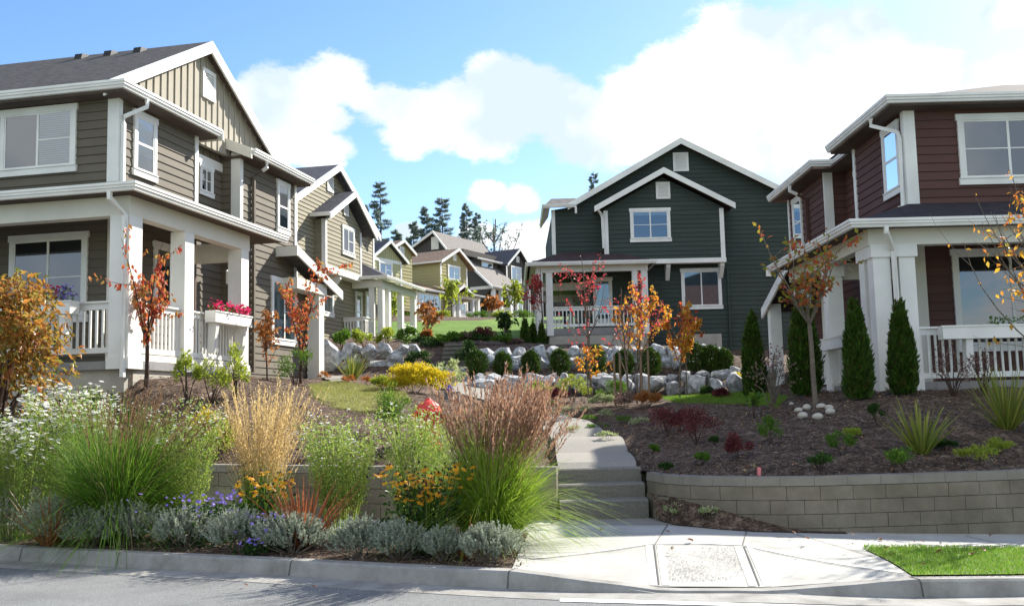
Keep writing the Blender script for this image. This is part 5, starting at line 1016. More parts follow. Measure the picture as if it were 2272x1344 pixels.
def flowers(lb_pet, lb_cen, C, r, npet=8, tilt=0.5, cr=0.25, pw=0.5, down=0.0, up_=(0, 0, 1), cen_h=0.0):
    n = len(C); ax = np.array(up_)[None] + rand_dir(n) * tilt; ax = ax / np.linalg.norm(ax, axis=1, keepdims=True)
    t1 = np.cross(ax, rand_dir(n)); t1 = t1 / np.linalg.norm(t1, axis=1, keepdims=True); t2 = np.cross(ax, t1); R_ = r * rng.uniform(0.8, 1.2, n)
    for j in range(npet):
        q = 2 * math.pi * j / npet; d = t1 * math.cos(q) + t2 * math.sin(q) - ax * down
        lb_pet.kites(C, d, ax, R_, R_ * pw, 0.0)
    if lb_cen is not None:
        for j in range(4):
            q = math.pi * j / 4 * 2; d = t1 * math.cos(q) + t2 * math.sin(q)
            lb_cen.kites(C - d * (r * cr) + ax * (r * 0.05 + cen_h * 0.4), d, ax, r * cr * 2, r * cr * 1.4, cen_h / max(r * cr * 2, 1e-6))
def daisies(name, at, rx, h0, h1_, nst, nfl, label, ry=None, fr=0.02, leafm=None, group=None, low=0.15, bunch=1.0, lean=0.25):
    """tall bushy aster clump with small white flowers over fine leaves"""
    x, y, z = at; ry = ry or rx; root = empty(name, (x, y, z), 0, label, 'flowering plant', group); lb = LB(); pet = LB(); cen = LB(); mb = LB()
    n = nst; a = rng.uniform(0, 2 * np.pi, n); rr_ = np.sqrt(rng.random(n)); P = np.stack([rr_ * np.cos(a) * rx * 0.45, rr_ * np.sin(a) * ry * 0.45, np.zeros(n)], 1)
    az = a; ln = rr_ * lean; LL = rng.uniform(h0, h1_, n); E_nd = mb.blades(P, az, ln, LL, 0.008, 0.03, 5, tip=0.5); mb.build('stalks', LM['aster'], root)
    for j in range(60):
        t = rng.uniform(low, 1.0, n); hd = np.stack([np.cos(az), np.sin(az), np.zeros(n)], 1)
        c = P + hd * (LL * t * np.sin(ln))[:, None] + np.array([0, 0, 1.0]) * (LL * t * np.cos(ln))[:, None] + rand_dir(n) * (0.05 + 0.05 * t)[:, None]
        D = rand_dir(n) * 0.8 + np.array([0, 0, 0.7]); lb.kites(c, D, rand_dir(n), 0.055 * rng.uniform(0.6, 1.3, n), 0.016)
    lb.build('foliage', leafm or LM['aster'], root)
    k = rng.integers(0, n, nfl); C = E_nd[k] + rng.normal(0, 0.07, (nfl, 3)) * bunch; flowers(pet, cen, C, fr, 7, 0.5, 0.3, 0.55)
    pet.build('petals', LM['white'], root); cen.build('flower_centres', LM['yel'], root); return root
def rudbeckia(name, at, rx, h, n, label, ry=None, fr=0.045, dead=0):
    x, y, z = at; ry = ry or rx; root = empty(name, (x, y, z), 0, label, 'flowering plant', 'golden coneflowers'); pet = LB(); cen = LB(); st_ = LB(); fo = LB()
    a = rng.uniform(0, 2 * np.pi, n); rr_ = np.sqrt(rng.random(n)); B_ = np.stack([rr_ * np.cos(a) * rx * 0.35, rr_ * np.sin(a) * ry * 0.35, np.zeros(n)], 1)
    LL = h * rng.uniform(0.62, 1.05, n); C = st_.blades(B_, a, rr_ * math.atan(rx / h) * 0.9, LL, 0.008, 0.02, 4, tip=0.8); st_.build('stalks', LM['grn'], root)
    flowers(pet, cen, C, fr, 9, 0.55, 0.33, 0.42, 0.25, (0, -0.35, 1), 0.022); pet.build('petals', LM['gold'], root)
    if dead: cen_d = np.stack([rng.normal(0, rx * .8, dead), rng.normal(0, ry * .5, dead), h * rng.uniform(.8, 1.12, dead)], 1); cen.kites(cen_d, rand_dir(dead) * .4 + np.array([0, 0, 1.]), rand_dir(dead), 0.035, 0.03); st_2 = LB(); st_2.blades(cen_d * np.array([.4, .4, 0]), np.arctan2(cen_d[:, 1], cen_d[:, 0]), np.hypot(cen_d[:, 0], cen_d[:, 1]) * .6 / cen_d[:, 2], cen_d[:, 2] * 1.02, 0.006, 0, 3); st_2.build('bare_stalks', LM['dusty'], root)
    cen.build('flower_centres', LM['cone'], root)
    m_ = n * 6; P = np.stack([rng.normal(0, rx * 0.42, m_), rng.normal(0, ry * 0.42, m_), h * rng.uniform(0.03, 0.72, m_)], 1); fo.kites(P, rand_dir(m_) + np.array([0, 0, 0.3]), rand_dir(m_) + np.array([0, 0, 1]), 0.09 * rng.uniform(.6, 1.3, m_), 0.04); fo.build('foliage', LM['dgrn'], root); return root
def flax(name, at, n, L, lean, wd, m, label, group=None, droop=0.12):
    x, y, z = at; root = empty(name, (x, y, z), 0, label, 'spiky plant', group); lb = LB(); a = rng.uniform(0, 2 * np.pi, n)
    P = np.stack([0.05 * np.cos(a), 0.05 * np.sin(a), np.zeros(n) - 0.02], 1); ln = rng.uniform(0.05, lean, n)
    lb.blades(P, a, ln, L * rng.uniform(0.6, 1.05, n), wd * rng.uniform(0.7, 1.2, n), droop * rng.uniform(0.1, 2.2, n), 5, 0.05); lb.build('blades', m, root); return root
def silver_mound(name, at, rx, h, label, n=230, ry=None):
    """lavender cotton: hundreds of upright woolly shoots on a low dome"""
    x, y, z = at; ry = ry or rx * 0.7; root = empty(name, (x, y, z), 0, label, 'shrub', 'silver-grey mounds along the kerb'); lb = LB()
    a = rng.uniform(0, 2 * np.pi, n); r = np.sqrt(rng.random(n)); lumpy = 1 + 0.22 * np.sin(3 * a + rng.uniform(0, 6)) + 0.1 * np.sin(7 * a + rng.uniform(0, 6))
    S = np.stack([r * np.cos(a) * rx * lumpy, r * np.sin(a) * ry * lumpy, h * 0.62 * np.sqrt(np.maximum(0, 1 - r ** 2 * 0.9)) * rng.uniform(0.75, 1.1, n)], 1)
    ax = np.stack([np.cos(a) * r * 0.8, np.sin(a) * r * 0.8, np.ones(n)], 1) + rand_dir(n) * 0.35; ax /= np.linalg.norm(ax, axis=1, keepdims=True); SL = h * rng.uniform(0.25, 0.42, n)
    for j in range(15):
        t = j / 15; P = S + ax * (SL * t)[:, None]
        for q in range(2): lb.kites(P, ax * 0.9 + rand_dir(n) * 0.8, rand_dir(n), 0.034 * rng.uniform(.7, 1.3, n) * (1.1 - 0.5 * t), 0.012)
    lb.build('foliage', LM['silver'], root)
    mb = MB(); 
    for i in range(14): 
        p = S[i]; mb.tube([(p[0] * .1, p[1] * .1, -.02), (p[0] * .6, p[1] * .6, p[2] * .45), tuple(p)], [.009, .006, .004], 4)
    mb.build('stem', BARK, root); return root
def cypress(name, at, r, h, label, group, n=9000, m=None, shape='col'):
    x, y, z = at; root = empty(name, (x, y, z), 0, label, 'evergreen', group); lb = LB(); t = rng.random(n) ** 0.8; a = rng.uniform(0, 2 * np.pi, n); ph = rng.uniform(0, 6)
    if shape == 'col': prof = np.interp(t, [0, 0.06, 0.3, 0.6, 0.85, 1.0], [0.72, 0.95, 1.0, 0.80, 0.42, 0.03])
    else: prof = np.sqrt(np.maximum(0.0, 1 - (2 * t - 0.95) ** 2)) 
    rad = r * prof * (1 + 0.16 * np.sin(5 * a + 9 * t + ph) + 0.10 * np.sin(11 * a - 17 * t)) * (1 - 0.34 * rng.random(n) ** 1.6) * (1 + 0.10 * np.sin(23 * a + 31 * t + ph) + rng.normal(0, 0.05, n))
    P = np.stack([rad * np.cos(a), rad * np.sin(a), h * t], 1)
    nt_ = 70 if n > 8000 else 26; per = n // 5 // nt_; ta = rng.uniform(0, 2 * np.pi, nt_); ti = rng.random(nt_) ** 0.9 * 0.93; tr_ = r * (np.interp(ti, [0, 0.06, 0.3, 0.6, 0.85, 1.0], [0.72, 0.95, 1.0, 0.80, 0.42, 0.05]) if shape == 'col' else np.sqrt(np.maximum(0, 1 - (2 * ti - .95) ** 2)))
    for i_ in range(nt_):     # flame-like tufts breaking the outline
        q_ = slice(i_ * per, (i_ + 1) * per); s_ = rng.random(per); w_ = 0.05 * (1 - s_); rr_ = tr_[i_] * rng.uniform(0.92, 1.1) * (1 - .12 * s_); b_a = ta[i_] + rng.normal(0, 1, per) * w_ / max(tr_[i_], .08)
        P[q_] = np.stack([rr_ * np.cos(b_a), rr_ * np.sin(b_a), h * ti[i_] + s_ * (0.30 if shape == 'col' else 0.12)], 1)
    D = np.stack([np.cos(a) * 0.45, np.sin(a) * 0.45, np.ones(n) * (1.0 if shape == 'col' else 0.45)], 1) + rand_dir(n) * 0.5
    L = (0.10 if shape == 'col' else 0.07) * rng.uniform(0.6, 1.4, n); lb.kites(P, D, np.stack([np.cos(a), np.sin(a), np.zeros(n)], 1) + rand_dir(n) * .6, L, L * 0.33); lb.build('foliage', m or LM['cyp'], root)
    mb = MB(); mb.tube([(0, 0, -.05), (0, 0, h * .85)], [r * 0.12, r * 0.03], 6)
    mb.build('trunk', BARKD, root); return root
def young_tree(name, at, h, spread, m, lsz, nl, label, trunk=0.03, fork=0.35, nb=9, group=None, bare=0.0, bark=None, up_=0.9, pend=0.6, top=1.0, cat='tree', vase=None, dens_lo=0.15, sub=3, side=None):
    """a staked young tree: bent trunk, rising branches, leaf bunches hanging along the outer twigs"""
    x, y, z = at; root = empty(name, (x, y, z), 0, label, cat, group); mb = MB(); lb = LB(); lean = rng.normal(0, 0.02, 2)
    def curve(p, d, L, k=6, wob=0.12, lift=0.1):
        pts = [p]; d = d / np.linalg.norm(d)
        for i in range(k): d = d + rng.normal(0, wob, 3) * 0.5 + np.array([0, 0, lift]); d /= np.linalg.norm(d); pts.append(pts[-1] + d * L / k)
        return pts
    tr = curve(np.array([0, 0, -0.05]), np.array([lean[0], lean[1], 1.0]), h * (top if not vase else fork) + 0.05, 9, 0.05, 0.12)
    k = len(tr); mb.tube(tr, [trunk * (1 - 0.8 * (i / k) * (0.3 if vase else 1)) for i in range(k)], 7); mb.build('trunk', bark or BARK, root); br = MB(); tips = []
    for i in range(nb):
        f = fork + (1 - fork) * (i / nb) * 0.85 if not vase else 1.0; p = np.array(tr[min(k - 1, int(f * (k - 1)))]); a = i * 2.4 + rng.uniform(-.5, .5)
        if side is not None: a = side + rng.uniform(-0.9, 0.9)
        L = (h * (1 - f) * 0.8 + spread * 0.6) if not vase else h * (1 - fork) * rng.uniform(0.75, 1.05)
        u_ = up_ if not vase else vase
        c = curve(p, np.array([math.cos(a), math.sin(a), u_ * rng.uniform(0.7, 1.3)]), L * rng.uniform(0.7, 1.0), 7, 0.16, 0.08); br.tube(c, [trunk * 0.42 * (1 - j / 8.5) for j in range(8)], 5); tips.append(c)
        for q in range(sub):
            s0 = rng.integers(2, 7); c2 = curve(c[s0], rand_dir(1)[0] * 0.9 + np.array([0, 0, 0.7]), L * rng.uniform(0.15, 0.38), 4, 0.2, 0.05); br.tube(c2, [trunk * .16, trunk * .13, trunk * .1, trunk * .07, trunk * .05], 4); tips.append(c2)
    if not vase: tips.append(tr[int(k * 0.6):])
    br.build('branches', bark or BARK, root)
    nb_ = len(tips); w = np.array([len(c) for c in tips]); per = rng.multinomial(nl, w / w.sum()); drop = rng.random(nb_) < bare
    P = []
    for c, q, dd in zip(tips, per, drop):
        if dd or q == 0: continue
        c = np.array(c); t = rng.uniform(dens_lo, 1, q) * (len(c) - 1); j = np.minimum(t.astype(int), len(c) - 2); f = (t - j)[:, None]; P.append(c[j] * (1 - f) + c[j + 1] * f)
    if P:
        P = np.concatenate(P); n = len(P); P = P + rand_dir(n) * lsz * 0.8 * rng.random((n, 1)); D = rand_dir(n) * 0.8 + np.array([0, 0, -pend]); N = rand_dir(n) + np.array([0, -0.4, 0.6]); L = lsz * rng.uniform(0.65, 1.25, n)
        lb.kites(P, D, N, L, L * 0.55, 0.1); lb.build('foliage', m, root)
    return root
def fir(name, at, h, r, label, group, gaps=0.35, seed=0, m=None):
    x, y, z = at; root = empty(name, (x, y, z), 0, label, 'conifer', group); mb = MB(); mb.tube([(0, 0, -1), (0.1, 0, h * 0.5), (0, 0, h)], [h * 0.013, h * 0.008, 0.03], 6); mb.build('trunk', BARKD, root); lb = LB(); bb = MB()
    nb = 150
    for i in range(nb):
        t = 0.12 + 0.87 * (i / nb); a = rng.uniform(0, 2 * np.pi); L = r * (1.12 - t) ** 0.85 * rng.uniform(0.55, 1.15) + 0.3
        if rng.random() < gaps * 0.5: continue
        p0 = np.array([0, 0, h * t]); d = np.array([math.cos(a), math.sin(a), -0.25 + 0.5 * t]); tip = p0 + d * L + np.array([0, 0, -0.06 * L]); 
        bb.tube([p0, (p0 + tip) / 2 + np.array([0, 0, .05 * L]), tip], [0.05, 0.035, 0.02], 3)
        q = int(50 + L * 60); s = rng.uniform(0.15, 1, q)[:, None]; P = p0 + (tip - p0) * s + rng.normal(0, 0.12, (q, 3)) * L * 0.5
        D = d[None] * 0.7 + rand_dir(q) * 0.7 + np.array([0, 0, -0.4]); lb.kites(P, D, rand_dir(q), rng.uniform(0.25, 0.5, q), 0.09)
    bb.build('branches', BARKD, root); lb.build('foliage', m or LM['fir'], root); return root
ROCKM = noise_mat('blue_grey_granite', [(0.25, (0.17, 0.17, 0.17)), (0.45, (0.36, 0.37, 0.375)), (0.62, (0.68, 0.68, 0.66))], 2.6, 10, 0.85, 1.0, 9, 0.06)
PEBM = mat('cream_cobble', (0.48, 0.44, 0.36), 0.7, 0.3, 0.15, 4, 0.2, 30)
def rock_mesh(seed, cuts=20):
    r_ = np.random.default_rng(seed); b = bmesh.new(); bmesh.ops.create_icosphere(b, subdivisions=4, radius=1.0); V = np.array([v.co for v in b.verts])
    for i in range(cuts):
        n = r_.normal(size=3); n /= np.linalg.norm(n); d = r_.uniform(0.5, 0.88); s = V @ n; k = s > d; V[k] -= np.outer(s[k] - d, n) * 0.98
    nz = sum(np.sin(V @ r_.normal(size=3) * f + r_.uniform(0, 6)) / f for f in (3, 6, 11, 19)); V = V * (1 + 0.03 * nz)[:, None]
    for v, c in zip(b.verts, V): v.co = c
    me = bpy.data.meshes.new('boulder'); b.to_mesh(me); b.free(); me.materials.append(ROCKM); return me
ROCKS = [rock_mesh(i) for i in range(8)]
def boulder(x, y, z, sx, sy, sz, label, group, rz=None):
    o = bpy.data.objects.new('boulder', ROCKS[int(rng.integers(0, 8))]); COL.objects.link(o); o.location = (x, y, z); o.scale = (sx, sy, sz)
    o.rotation_euler = (rng.uniform(-.25, .25), rng.uniform(-.25, .25), rng.uniform(0, 6.28) if rz is None else rz); return tag(o, label, 'boulder', group)
def PX(px, py, D): p = aty(px, py, D); return np.array([p[0], p[1], p[2]])
def SX(px, y, z=0.15): p = ray(px, 1150); return (p[0] / p[1] * y, y, z)
def GY(px, y): p = ray(px, 880); x = p[0] / p[1] * y; return (x, y, h1(x, y))
# ---- boulder walls
def brow(spec, D, label, group, ty=0.5):
    for (cx, cy, w, h_) in spec:
        p = PX(cx, cy, D + rng.uniform(-.12, .12)); a = m_px(w, D) / 2 * 1.22; c = m_px(h_, D) / 2 * 1.25
        boulder(p[0], p[1] + a * 0.2, p[2], a, max(a, c) * 0.95, c, label, group)
brow([(733, 795, 48, 78), (772, 782, 30, 44), (795, 775, 24, 26), (788, 803, 34, 30), (820, 785, 46, 40), (858, 780, 36, 36), (880, 796, 44, 44), (893, 775, 30, 30), (915, 778, 30, 32), (838, 812, 50, 34), (812, 822, 30, 24), (872, 818, 34, 28), (770, 822, 40, 30), (726, 838, 40, 26), (848, 768, 24, 18)],
     30.6, 'pale grey boulder in the sunlit rock wall behind the left garden', 'boulders of the left rock wall')
def wallrow(x0, x1, yb, yt, D, label, group, wmin, wmax):
    y = yb; 
    for row in range(2):
        x = x0 + rng.uniform(0, 14)
        while x < x1:
            w = rng.uniform(wmin, wmax) * (1 if row == 0 else 0.78); hh = (yb(x) - yt(x)) * (0.74 if row == 0 else 0.56) * rng.uniform(0.85, 1.2)
            cy = (yb(x) - hh * 0.5) if row == 0 else (yt(x) + hh * 0.5); p = PX(x + w / 2, cy, D + (0.25 if row else 0) + rng.uniform(-.1, .1)); a = m_px(w, D) / 2 * 1.34; c = m_px(hh, D) / 2 * 1.25
            boulder(p[0], p[1] + a * 0.25, p[2], a, max(a, c) * 0.95, c, label, group); x += w * 0.97
wallrow(1050, 1570, lambda x: 834, lambda x: 770 - 6 * (x - 1050) / 500, 29.5, 'blue-grey boulder in the upper tier of the rock wall below the green house', 'boulders of the upper tier', 34, 62)
wallrow(1040, 1690, lambda x: 872 + 12 * (x - 1040) / 600, lambda x: 828 - max(0, x - 1450) * 0.09, 27.3, 'blue-grey boulder in the lower tier of the rock wall below the green house', 'boulders of the lower tier', 34, 66)
# ---- clipped round evergreens on the ledge
for i, (px, w, hh) in enumerate([(1058, 44, 56), (1116, 36, 50), (1178, 38, 54), (1243, 40, 58), (1322, 44, 66), (1385, 40, 56), (1443, 44, 60), (1545, 44, 60), (1578, 40, 56), (1608, 34, 46)]):
    D = 28.6; b = PX(px, 834 if px < 1500 else 824, D); cypress('round_evergreen', (b[0], b[1], b[2]), m_px(w, D) / 2, m_px(hh, D), 'clipped round evergreen on the ledge between the two boulder tiers', 'round evergreens on the boulder ledge', 3200, shape='ball')
for px, y, top, w, lab in ((1675, 22.0, 700, 52, 'narrow cypress nearest the boulder wall, leftmost of the four'), (1790, 19.2, 655, 74, 'broad dark cypress behind the stone-ringed tree'), (1907, 17.2, 682, 62, 'cypress in front of the corner posts of the maroon house porch'), (2007, 17.4, 690, 62, 'cypress just right of the corner downspout of the maroon house')):
    b = GY(px, y); hz = EYE + (885 - top + 0.0) / FPX * y - b[2] + 0.02 * 0; cypress('cypress', b, m_px(w, y) / 2 * .76, hz, lab, 'cypresses along the maroon house porch', 15000)
for px, y, top, w in ((1166, 36.0, 712, 20), (1184, 36.4, 722, 14), (1203, 36.0, 722, 14)):
    b = PX(px, 772, y); cypress('small_cypress', tuple(b), m_px(w, y) / 2, m_px(772 - top, y), 'small upright cypress at the left corner of the green house porch', 'small cypresses by the green house', 1500)
# ---- young trees
def tree_at(b, y, top_px, **k):
    return b
def hgt(b, top): return EYE + (905 - top) / FPX * b[1] - b[2]
b = G(324, 862); young_tree('young_tree', b, hgt(b, 455), 0.4, LM['maple'], 0.105, 700, 'young tree with hanging red leaves before the taupe house corner post', 0.045, 0.24, 6, vase=4.0, bark=BARKD, dens_lo=0.05, pend=1.1, sub=4)
b = GY(592, 21.5); young_tree('young_tree', b, hgt(b, 668), 0.2, LM['orange'], 0.10, 420, 'slender young tree with rusty orange leaves left of the shuttered window', 0.02, 0.3, 12, bark=BARKD, up_=1.6, sub=2)
b = GY(667, 22.5); young_tree('young_tree', b, hgt(b, 545), 0.3, LM['maple'], 0.10, 740, 'forked young tree with red and orange leaves before the side entry', 0.04, 0.22, 4, vase=3.4, bark=BARKD, dens_lo=0.05, pend=0.9, sub=4)
b = GY(1314, 25.5); young_tree('young_tree', b, hgt(b, 572), 0.9, LM['red'], 0.10, 380, 'tall thin tree with pink-red leaves, leftmost before the green house', 0.035, 0.33, 14, bare=0.2, up_=1.5)
b2 = (b[0] + 0.05, b[1] + 0.05, b[2]); 
b = GY(1306, 24.6); young_tree('young_tree', b, hgt(b, 765), 0.75, LM['amber'], 0.12, 150, 'low spreading amber-leaved sapling before the green house porch', 0.02, 0.55, 7, up_=0.4, sub=2)
b = GY(1413, 24.5); young_tree('young_tree', b, hgt(b, 650), 1.0, LM['amber'], 0.10, 640, 'young tree with amber leaves on wide branches below the green house porch post', 0.03, 0.45, 9, up_=0.8)
b = GY(1420, 25.0); young_tree('young_tree', b, hgt(b, 600), 0.3, LM['red'], 0.10, 420, 'upright young tree with red leaves rising among the wooden stakes', 0.03, 0.35, 10, up_=1.7, bare=0.1)
b = GY(1395, 24.8); young_tree('young_tree', b, hgt(b, 640), 0.4, LM['red'], 0.1, 12, 'leafless grey young tree between the wooden stakes', 0.03, 0.2, 9, up_=2.0, bare=0.8, sub=4)
b = GY(1508, 25.0); young_tree('young_tree', b, hgt(b, 640), 0.4, LM['amber'], 0.10, 1000, 'forked young tree with amber and green leaves below the lower window', 0.032, 0.30, 4, vase=1.9, pend=0.8, sub=3, dens_lo=0.12)
b = GY(1525, 25.6); young_tree('young_tree', b, hgt(b, 665), 0.25, LM['maple'], 0.13, 200, 'young tree with orange-red leaves overlapping the amber one', 0.02, 0.35, 8, up_=1.8)
b = G(1810, 905); TR = b
MIX = leafmat('turning_leaf', [(0.42, 0.04, 0.03), (0.30, 0.28, 0.03), (0.22, 0.25, 0.03), (0.50, 0.16, 0.03), (0.45, 0.06, 0.04), (0.28, 0.24, 0.05)], 0.45)
young_tree('young_tree', b, hgt(b, 478), 0.9, MIX, 0.105, 560, 'young tree with grey trunk ringed by pale stones, leaves turning red and green', 0.047, 0.42, 9, vase=1.5, sub=5, dens_lo=0.3, pend=0.3)
for px, top, lab in ((1365, 790, 'leftmost of the wooden tree stakes'), (1378, 785, 'second wooden tree stake from the left'), (1425, 795, 'third wooden tree stake from the left'), (1441, 780, 'rightmost of the wooden tree stakes')):
    b = GY(px, 24.4); mb = MB(); hz = hgt(b, top); mb.tube([(0, 0, -.1), (0, 0, hz - .03), (0, 0, hz)], [.028, .028, .02], 8); mb.tube([(0, 0, hz * .55), (0, 0, hz * .57)], [.031, .031], 8); o = mb.build('tree_stake', mat('stake_wood', (0.24, 0.17, 0.11), 0.9, 0.1, 0.2, 9)); o.location = b; tag(o, lab + ' before the boulder wall', 'stake', 'wooden stakes of the young trees')
# stones ringed round the tree
for i, (px, py, w) in enumerate([(1772, 914, 17), (1790, 908, 20), (1781, 926, 22), (1814, 929, 22), (1842, 919, 23), (1840, 909, 19), (1822, 906, 20), (1756, 899, 11)]):
    p = G(px, py); me = bpy.data.meshes.new('x'); b_ = bmesh.new(); bmesh.ops.create_icosphere(b_, subdivisions=3, radius=1)
    for v in b_.verts: v.co *= 1 + 0.05 * math.sin(3 * v.co.x + i) + 0.04 * math.sin(4 * v.co.y + 2 * i)
    b_.to_mesh(me); b_.free(); me.name = 'cobble'; me.materials.append(PEBM); me.polygons.foreach_set('use_smooth', [True] * len(me.polygons)); o = bpy.data.objects.new('cobble', me); COL.objects.link(o); a = m_px(w, p[1]) / 2 * 1.1; o.scale = (a, a * .85, a * .68); o.location = (p[0], p[1], p[2] + a * .35); o.rotation_euler = (0, 0, i); tag(o, 'smooth cream cobble in the ring around the young tree', 'cobble', 'cobbles ringed round the tree')
# near tree at the right edge, mostly outside the frame
young_tree('young_tree', (8.0, 14.2, h1(8.0, 14.2)), 3.6, 1.5, LM['amber'], 0.10, 330, 'near young tree with yellow-orange leaves reaching in at the right edge', 0.04, 0.25, 16, side=math.pi, up_=0.9, sub=4, bark=BARK)
# lawn and distance
for px, D, base, top, w, mt, lab in ((950, 38, 760, 672, 46, 'orange', 'small bronze tree on the near edge of the upper lawn'), (1003, 64, 712, 618, 60, 'ygrn', 'small yellow-green tree before the straw house porch'), (1142, 72, 708, 622, 50, 'ygrn', 'pair-stemmed yellow-green tree before the charcoal house'), (868, 50, 745, 628, 40, 'ygrn', 'small yellow-green tree before the porch of the sand house'), (1120, 40, 755, 690, 16, 'dgrn', 'thin dark sapling on the upper lawn'), (1092, 74, 700, 655, 22, 'orange', 'small rusty tree before the charcoal house porch')):
    b = PX(px, base, D); young_tree('small_tree', tuple(b), m_px(base - top, D), m_px(w, D) / 2, LM[mt], 0.0052 * D, 260, lab, 0.0011 * D, 0.35, 9, up_=0.9)
b = PX(1205, 770, 37); young_tree('young_tree', tuple(b), m_px(175, 37), 0.5, LM['red'], 0.15, 300, 'scarlet young tree leaning beside the green house porch', 0.035, 0.5, 7, up_=0.8, bark=BARKD, side=2.6)
for px, top, w, lab in ((845, 392, 78, 'tall fir standing alone behind the sand house'), (806, 440, 46, 'fir tip just showing over the sand house rake'), (948, 452, 60, 'fir left of the tallest pair behind the charcoal house'), (983, 432, 74, 'tallest fir of the clump behind the charcoal house'), (1037, 448, 48, 'slim fir right of the clump'), (1060, 470, 22, 'spindly fir beside the leafless tree'), (918, 486, 40, 'low ragged fir at the left of the clump'), (1324, 382, 26, 'fir tip above the green house roof'), (880, 505, 40, 'short fir between the lone fir and the clump')):
    D = 150; b = PX(px, 620, D); b[2] = 14; fir('fir', (b[0], D, 13.0), EYE + (912 - top) / FPX * D - 13, m_px(w, D) / 2 * 1.25, lab, 'firs on the skyline')
b = PX(1090, 600, 145); young_tree('leafless_tree', (b[0], 145, 13), EYE + (908 - 482) / FPX * 145 - 13, 4, LM['fir'], 0.45, 700, 'nearly leafless tree at the right end of the skyline firs', 0.3, 0.35, 14, up_=1.2, sub=5)

# ---- shrubs on the left bank
b = G(95, 985, 15.4); b = (b[0] - .1, 15.6, h1(b[0], 15.6))
shrub('viburnum', b, 1.5, 3.05, 4600, LM['bronze'], 0.135, 'large shrub with drooping bronze and green leaves at the left edge', clump=26, stems=14, lw=0.42, droop=0.8, ry=0.9, oval=0.42)
shrub('viburnum_shoot', (b[0] - 0.12, b[1] - .1, b[2] + 0.0), 0.28, 3.1, 90, LM['bronze'], 0.12, 'tall bare-stemmed shoot of bronze leaves rising before the porch window', clump=5, stems=4, lw=0.42, droop=0.8, oval=0.12) if False else None
b = GY(235, 16.8); shrub('shrub', b, 0.55, 0.75, 2600, LM['dgrn'], 0.05, 'dark green shrub under the left porch corner', clump=14, lw=0.35)
b = GY(415, 17.4); shrub('shrub', b, 0.22, 0.95, 420, LM['ygrn'], 0.085, 'upright lime green shrub before the second porch post', clump=8, lw=0.3, oval=0.35)
b = GY(470, 17.6); shrub('shrub', b, 0.34, 0.85, 520, LM['ygrn'], 0.08, 'airy lime green shrub below the flower box', clump=10, lw=0.3, oval=0.35)
b = GY(522, 18.0); shrub('shrub', b, 0.30, 1.05, 520, LM['ygrn'], 0.08, 'tall lime green shrub before the last porch post', clump=9, lw=0.3, oval=0.35)
b = GY(655, 22.0); shrub('shrub', b, 0.45, 0.8, 800, LM['grn'], 0.08, 'feathery green shrub at the foot of the forked tree', clump=9, lw=0.22)
b = GY(300, 15.6); grass_clump('dry_grass', b, 500, 0.75, 0.45, 0.35, 0.008, LM['plume'], 'low brown seed-head grass behind the tall green grass', None, 0.35)
b = G(482, 1012); shrub('shrub', b, 0.33, 0.62, 900, LM['ygrn'], 0.075, 'yellow-green shrub above the wall left of the straw grass', clump=11, lw=0.4)
b = GY(452, 15.6); shrub('shrub', b, 0.24, 0.75, 400, LM['yel'], 0.07, 'pale lime shrub with long leaves on the left bank', clump=8, lw=0.35)
b = G(848, 1016); shrub('shrub', b, 0.32, 0.6, 1500, LM['dusty'], 0.035, 'dry brown shrub above the retaining wall', clump=8, lw=0.4, up_=0.8)
b = G(745, 1000); shrub('shrub', b, 0.25, 0.45, 600, LM['dusty'], 0.035, 'small brown twiggy shrub behind the aster clump', clump=6, lw=0.4, up_=0.8)
b = GY(885, 17.0); shrub('shrub', b, 0.45, 0.75, 1600, LM['grn'], 0.05, 'rounded green shrub below the dry lawn', clump=12, lw=0.4)
b = G(918, 874, 19); shrub('shrub', b, 0.9, 0.66, 5200, LM['yel'], 0.075, 'bright yellow shrub in the middle of the garden', clump=34, lw=0.32, up_=1.1, ry=0.55, sm=BARK)
b = G(850, 872, 19); shrub('shrub', b, 0.35, 0.38, 900, LM['ygrn'], 0.06, 'lime green shrub at the left of the bright yellow one', clump=9, lw=0.35)
b = GY(995, 24.5); shrub('shrub', b, 0.45, 0.85, 600, LM['varig'], 0.11, 'shrub with green and cream leaves right of the yellow one', clump=9, lw=0.5)
b = GY(1003, 23.0); mb = MB(); mb.box(-.16, .16, -.12, .12, -.1, .16); mb.box(-.18, .18, -.14, .14, .16, .19); o = mb.build('utility_box', mat('grey_box', (0.16, 0.17, 0.17), 0.7)); o.location = b; tag(o, 'small dark grey box beside the path', 'utility box')
mb = MB(); mb.tube([(0, 0, 0), (0, 0, .05), (0, 0, .12), (0, 0, .15)], [.05, .075, .07, .03], 12); o = mb.build('blue_pot', mat('cobalt_glaze', (0.01, 0.04, 0.45), 0.15, 0.6)); o.location = (b[0] - .06, b[1], b[2] + .19); tag(o, 'small cobalt blue pot on the dark grey box', 'pot')
b = GY(950, 15.9); hy = empty('fire_hydrant', b, 0.4, 'red hydrant half hidden behind the white daisies', 'hydrant'); RED = mat('hydrant_red', (0.62, 0.05, 0.03), 0.45, 0.4)
mb = MB(); mb.tube([(0, 0, -.1), (0, 0, .05), (0, 0, .06), (0, 0, .52)], [.2, .2, .17, .17], 16); mb.build('barrel', RED, hy, smooth=False)
mb = MB(); mb.tube([(0, 0, .52), (0, 0, .56), (0, 0, .565), (0, 0, .64), (0, 0, .70), (0, 0, .73), (0, 0, .76)], [.24, .24, .2, .18, .11, .05, .035], 16); mb.build('bonnet', RED, hy)
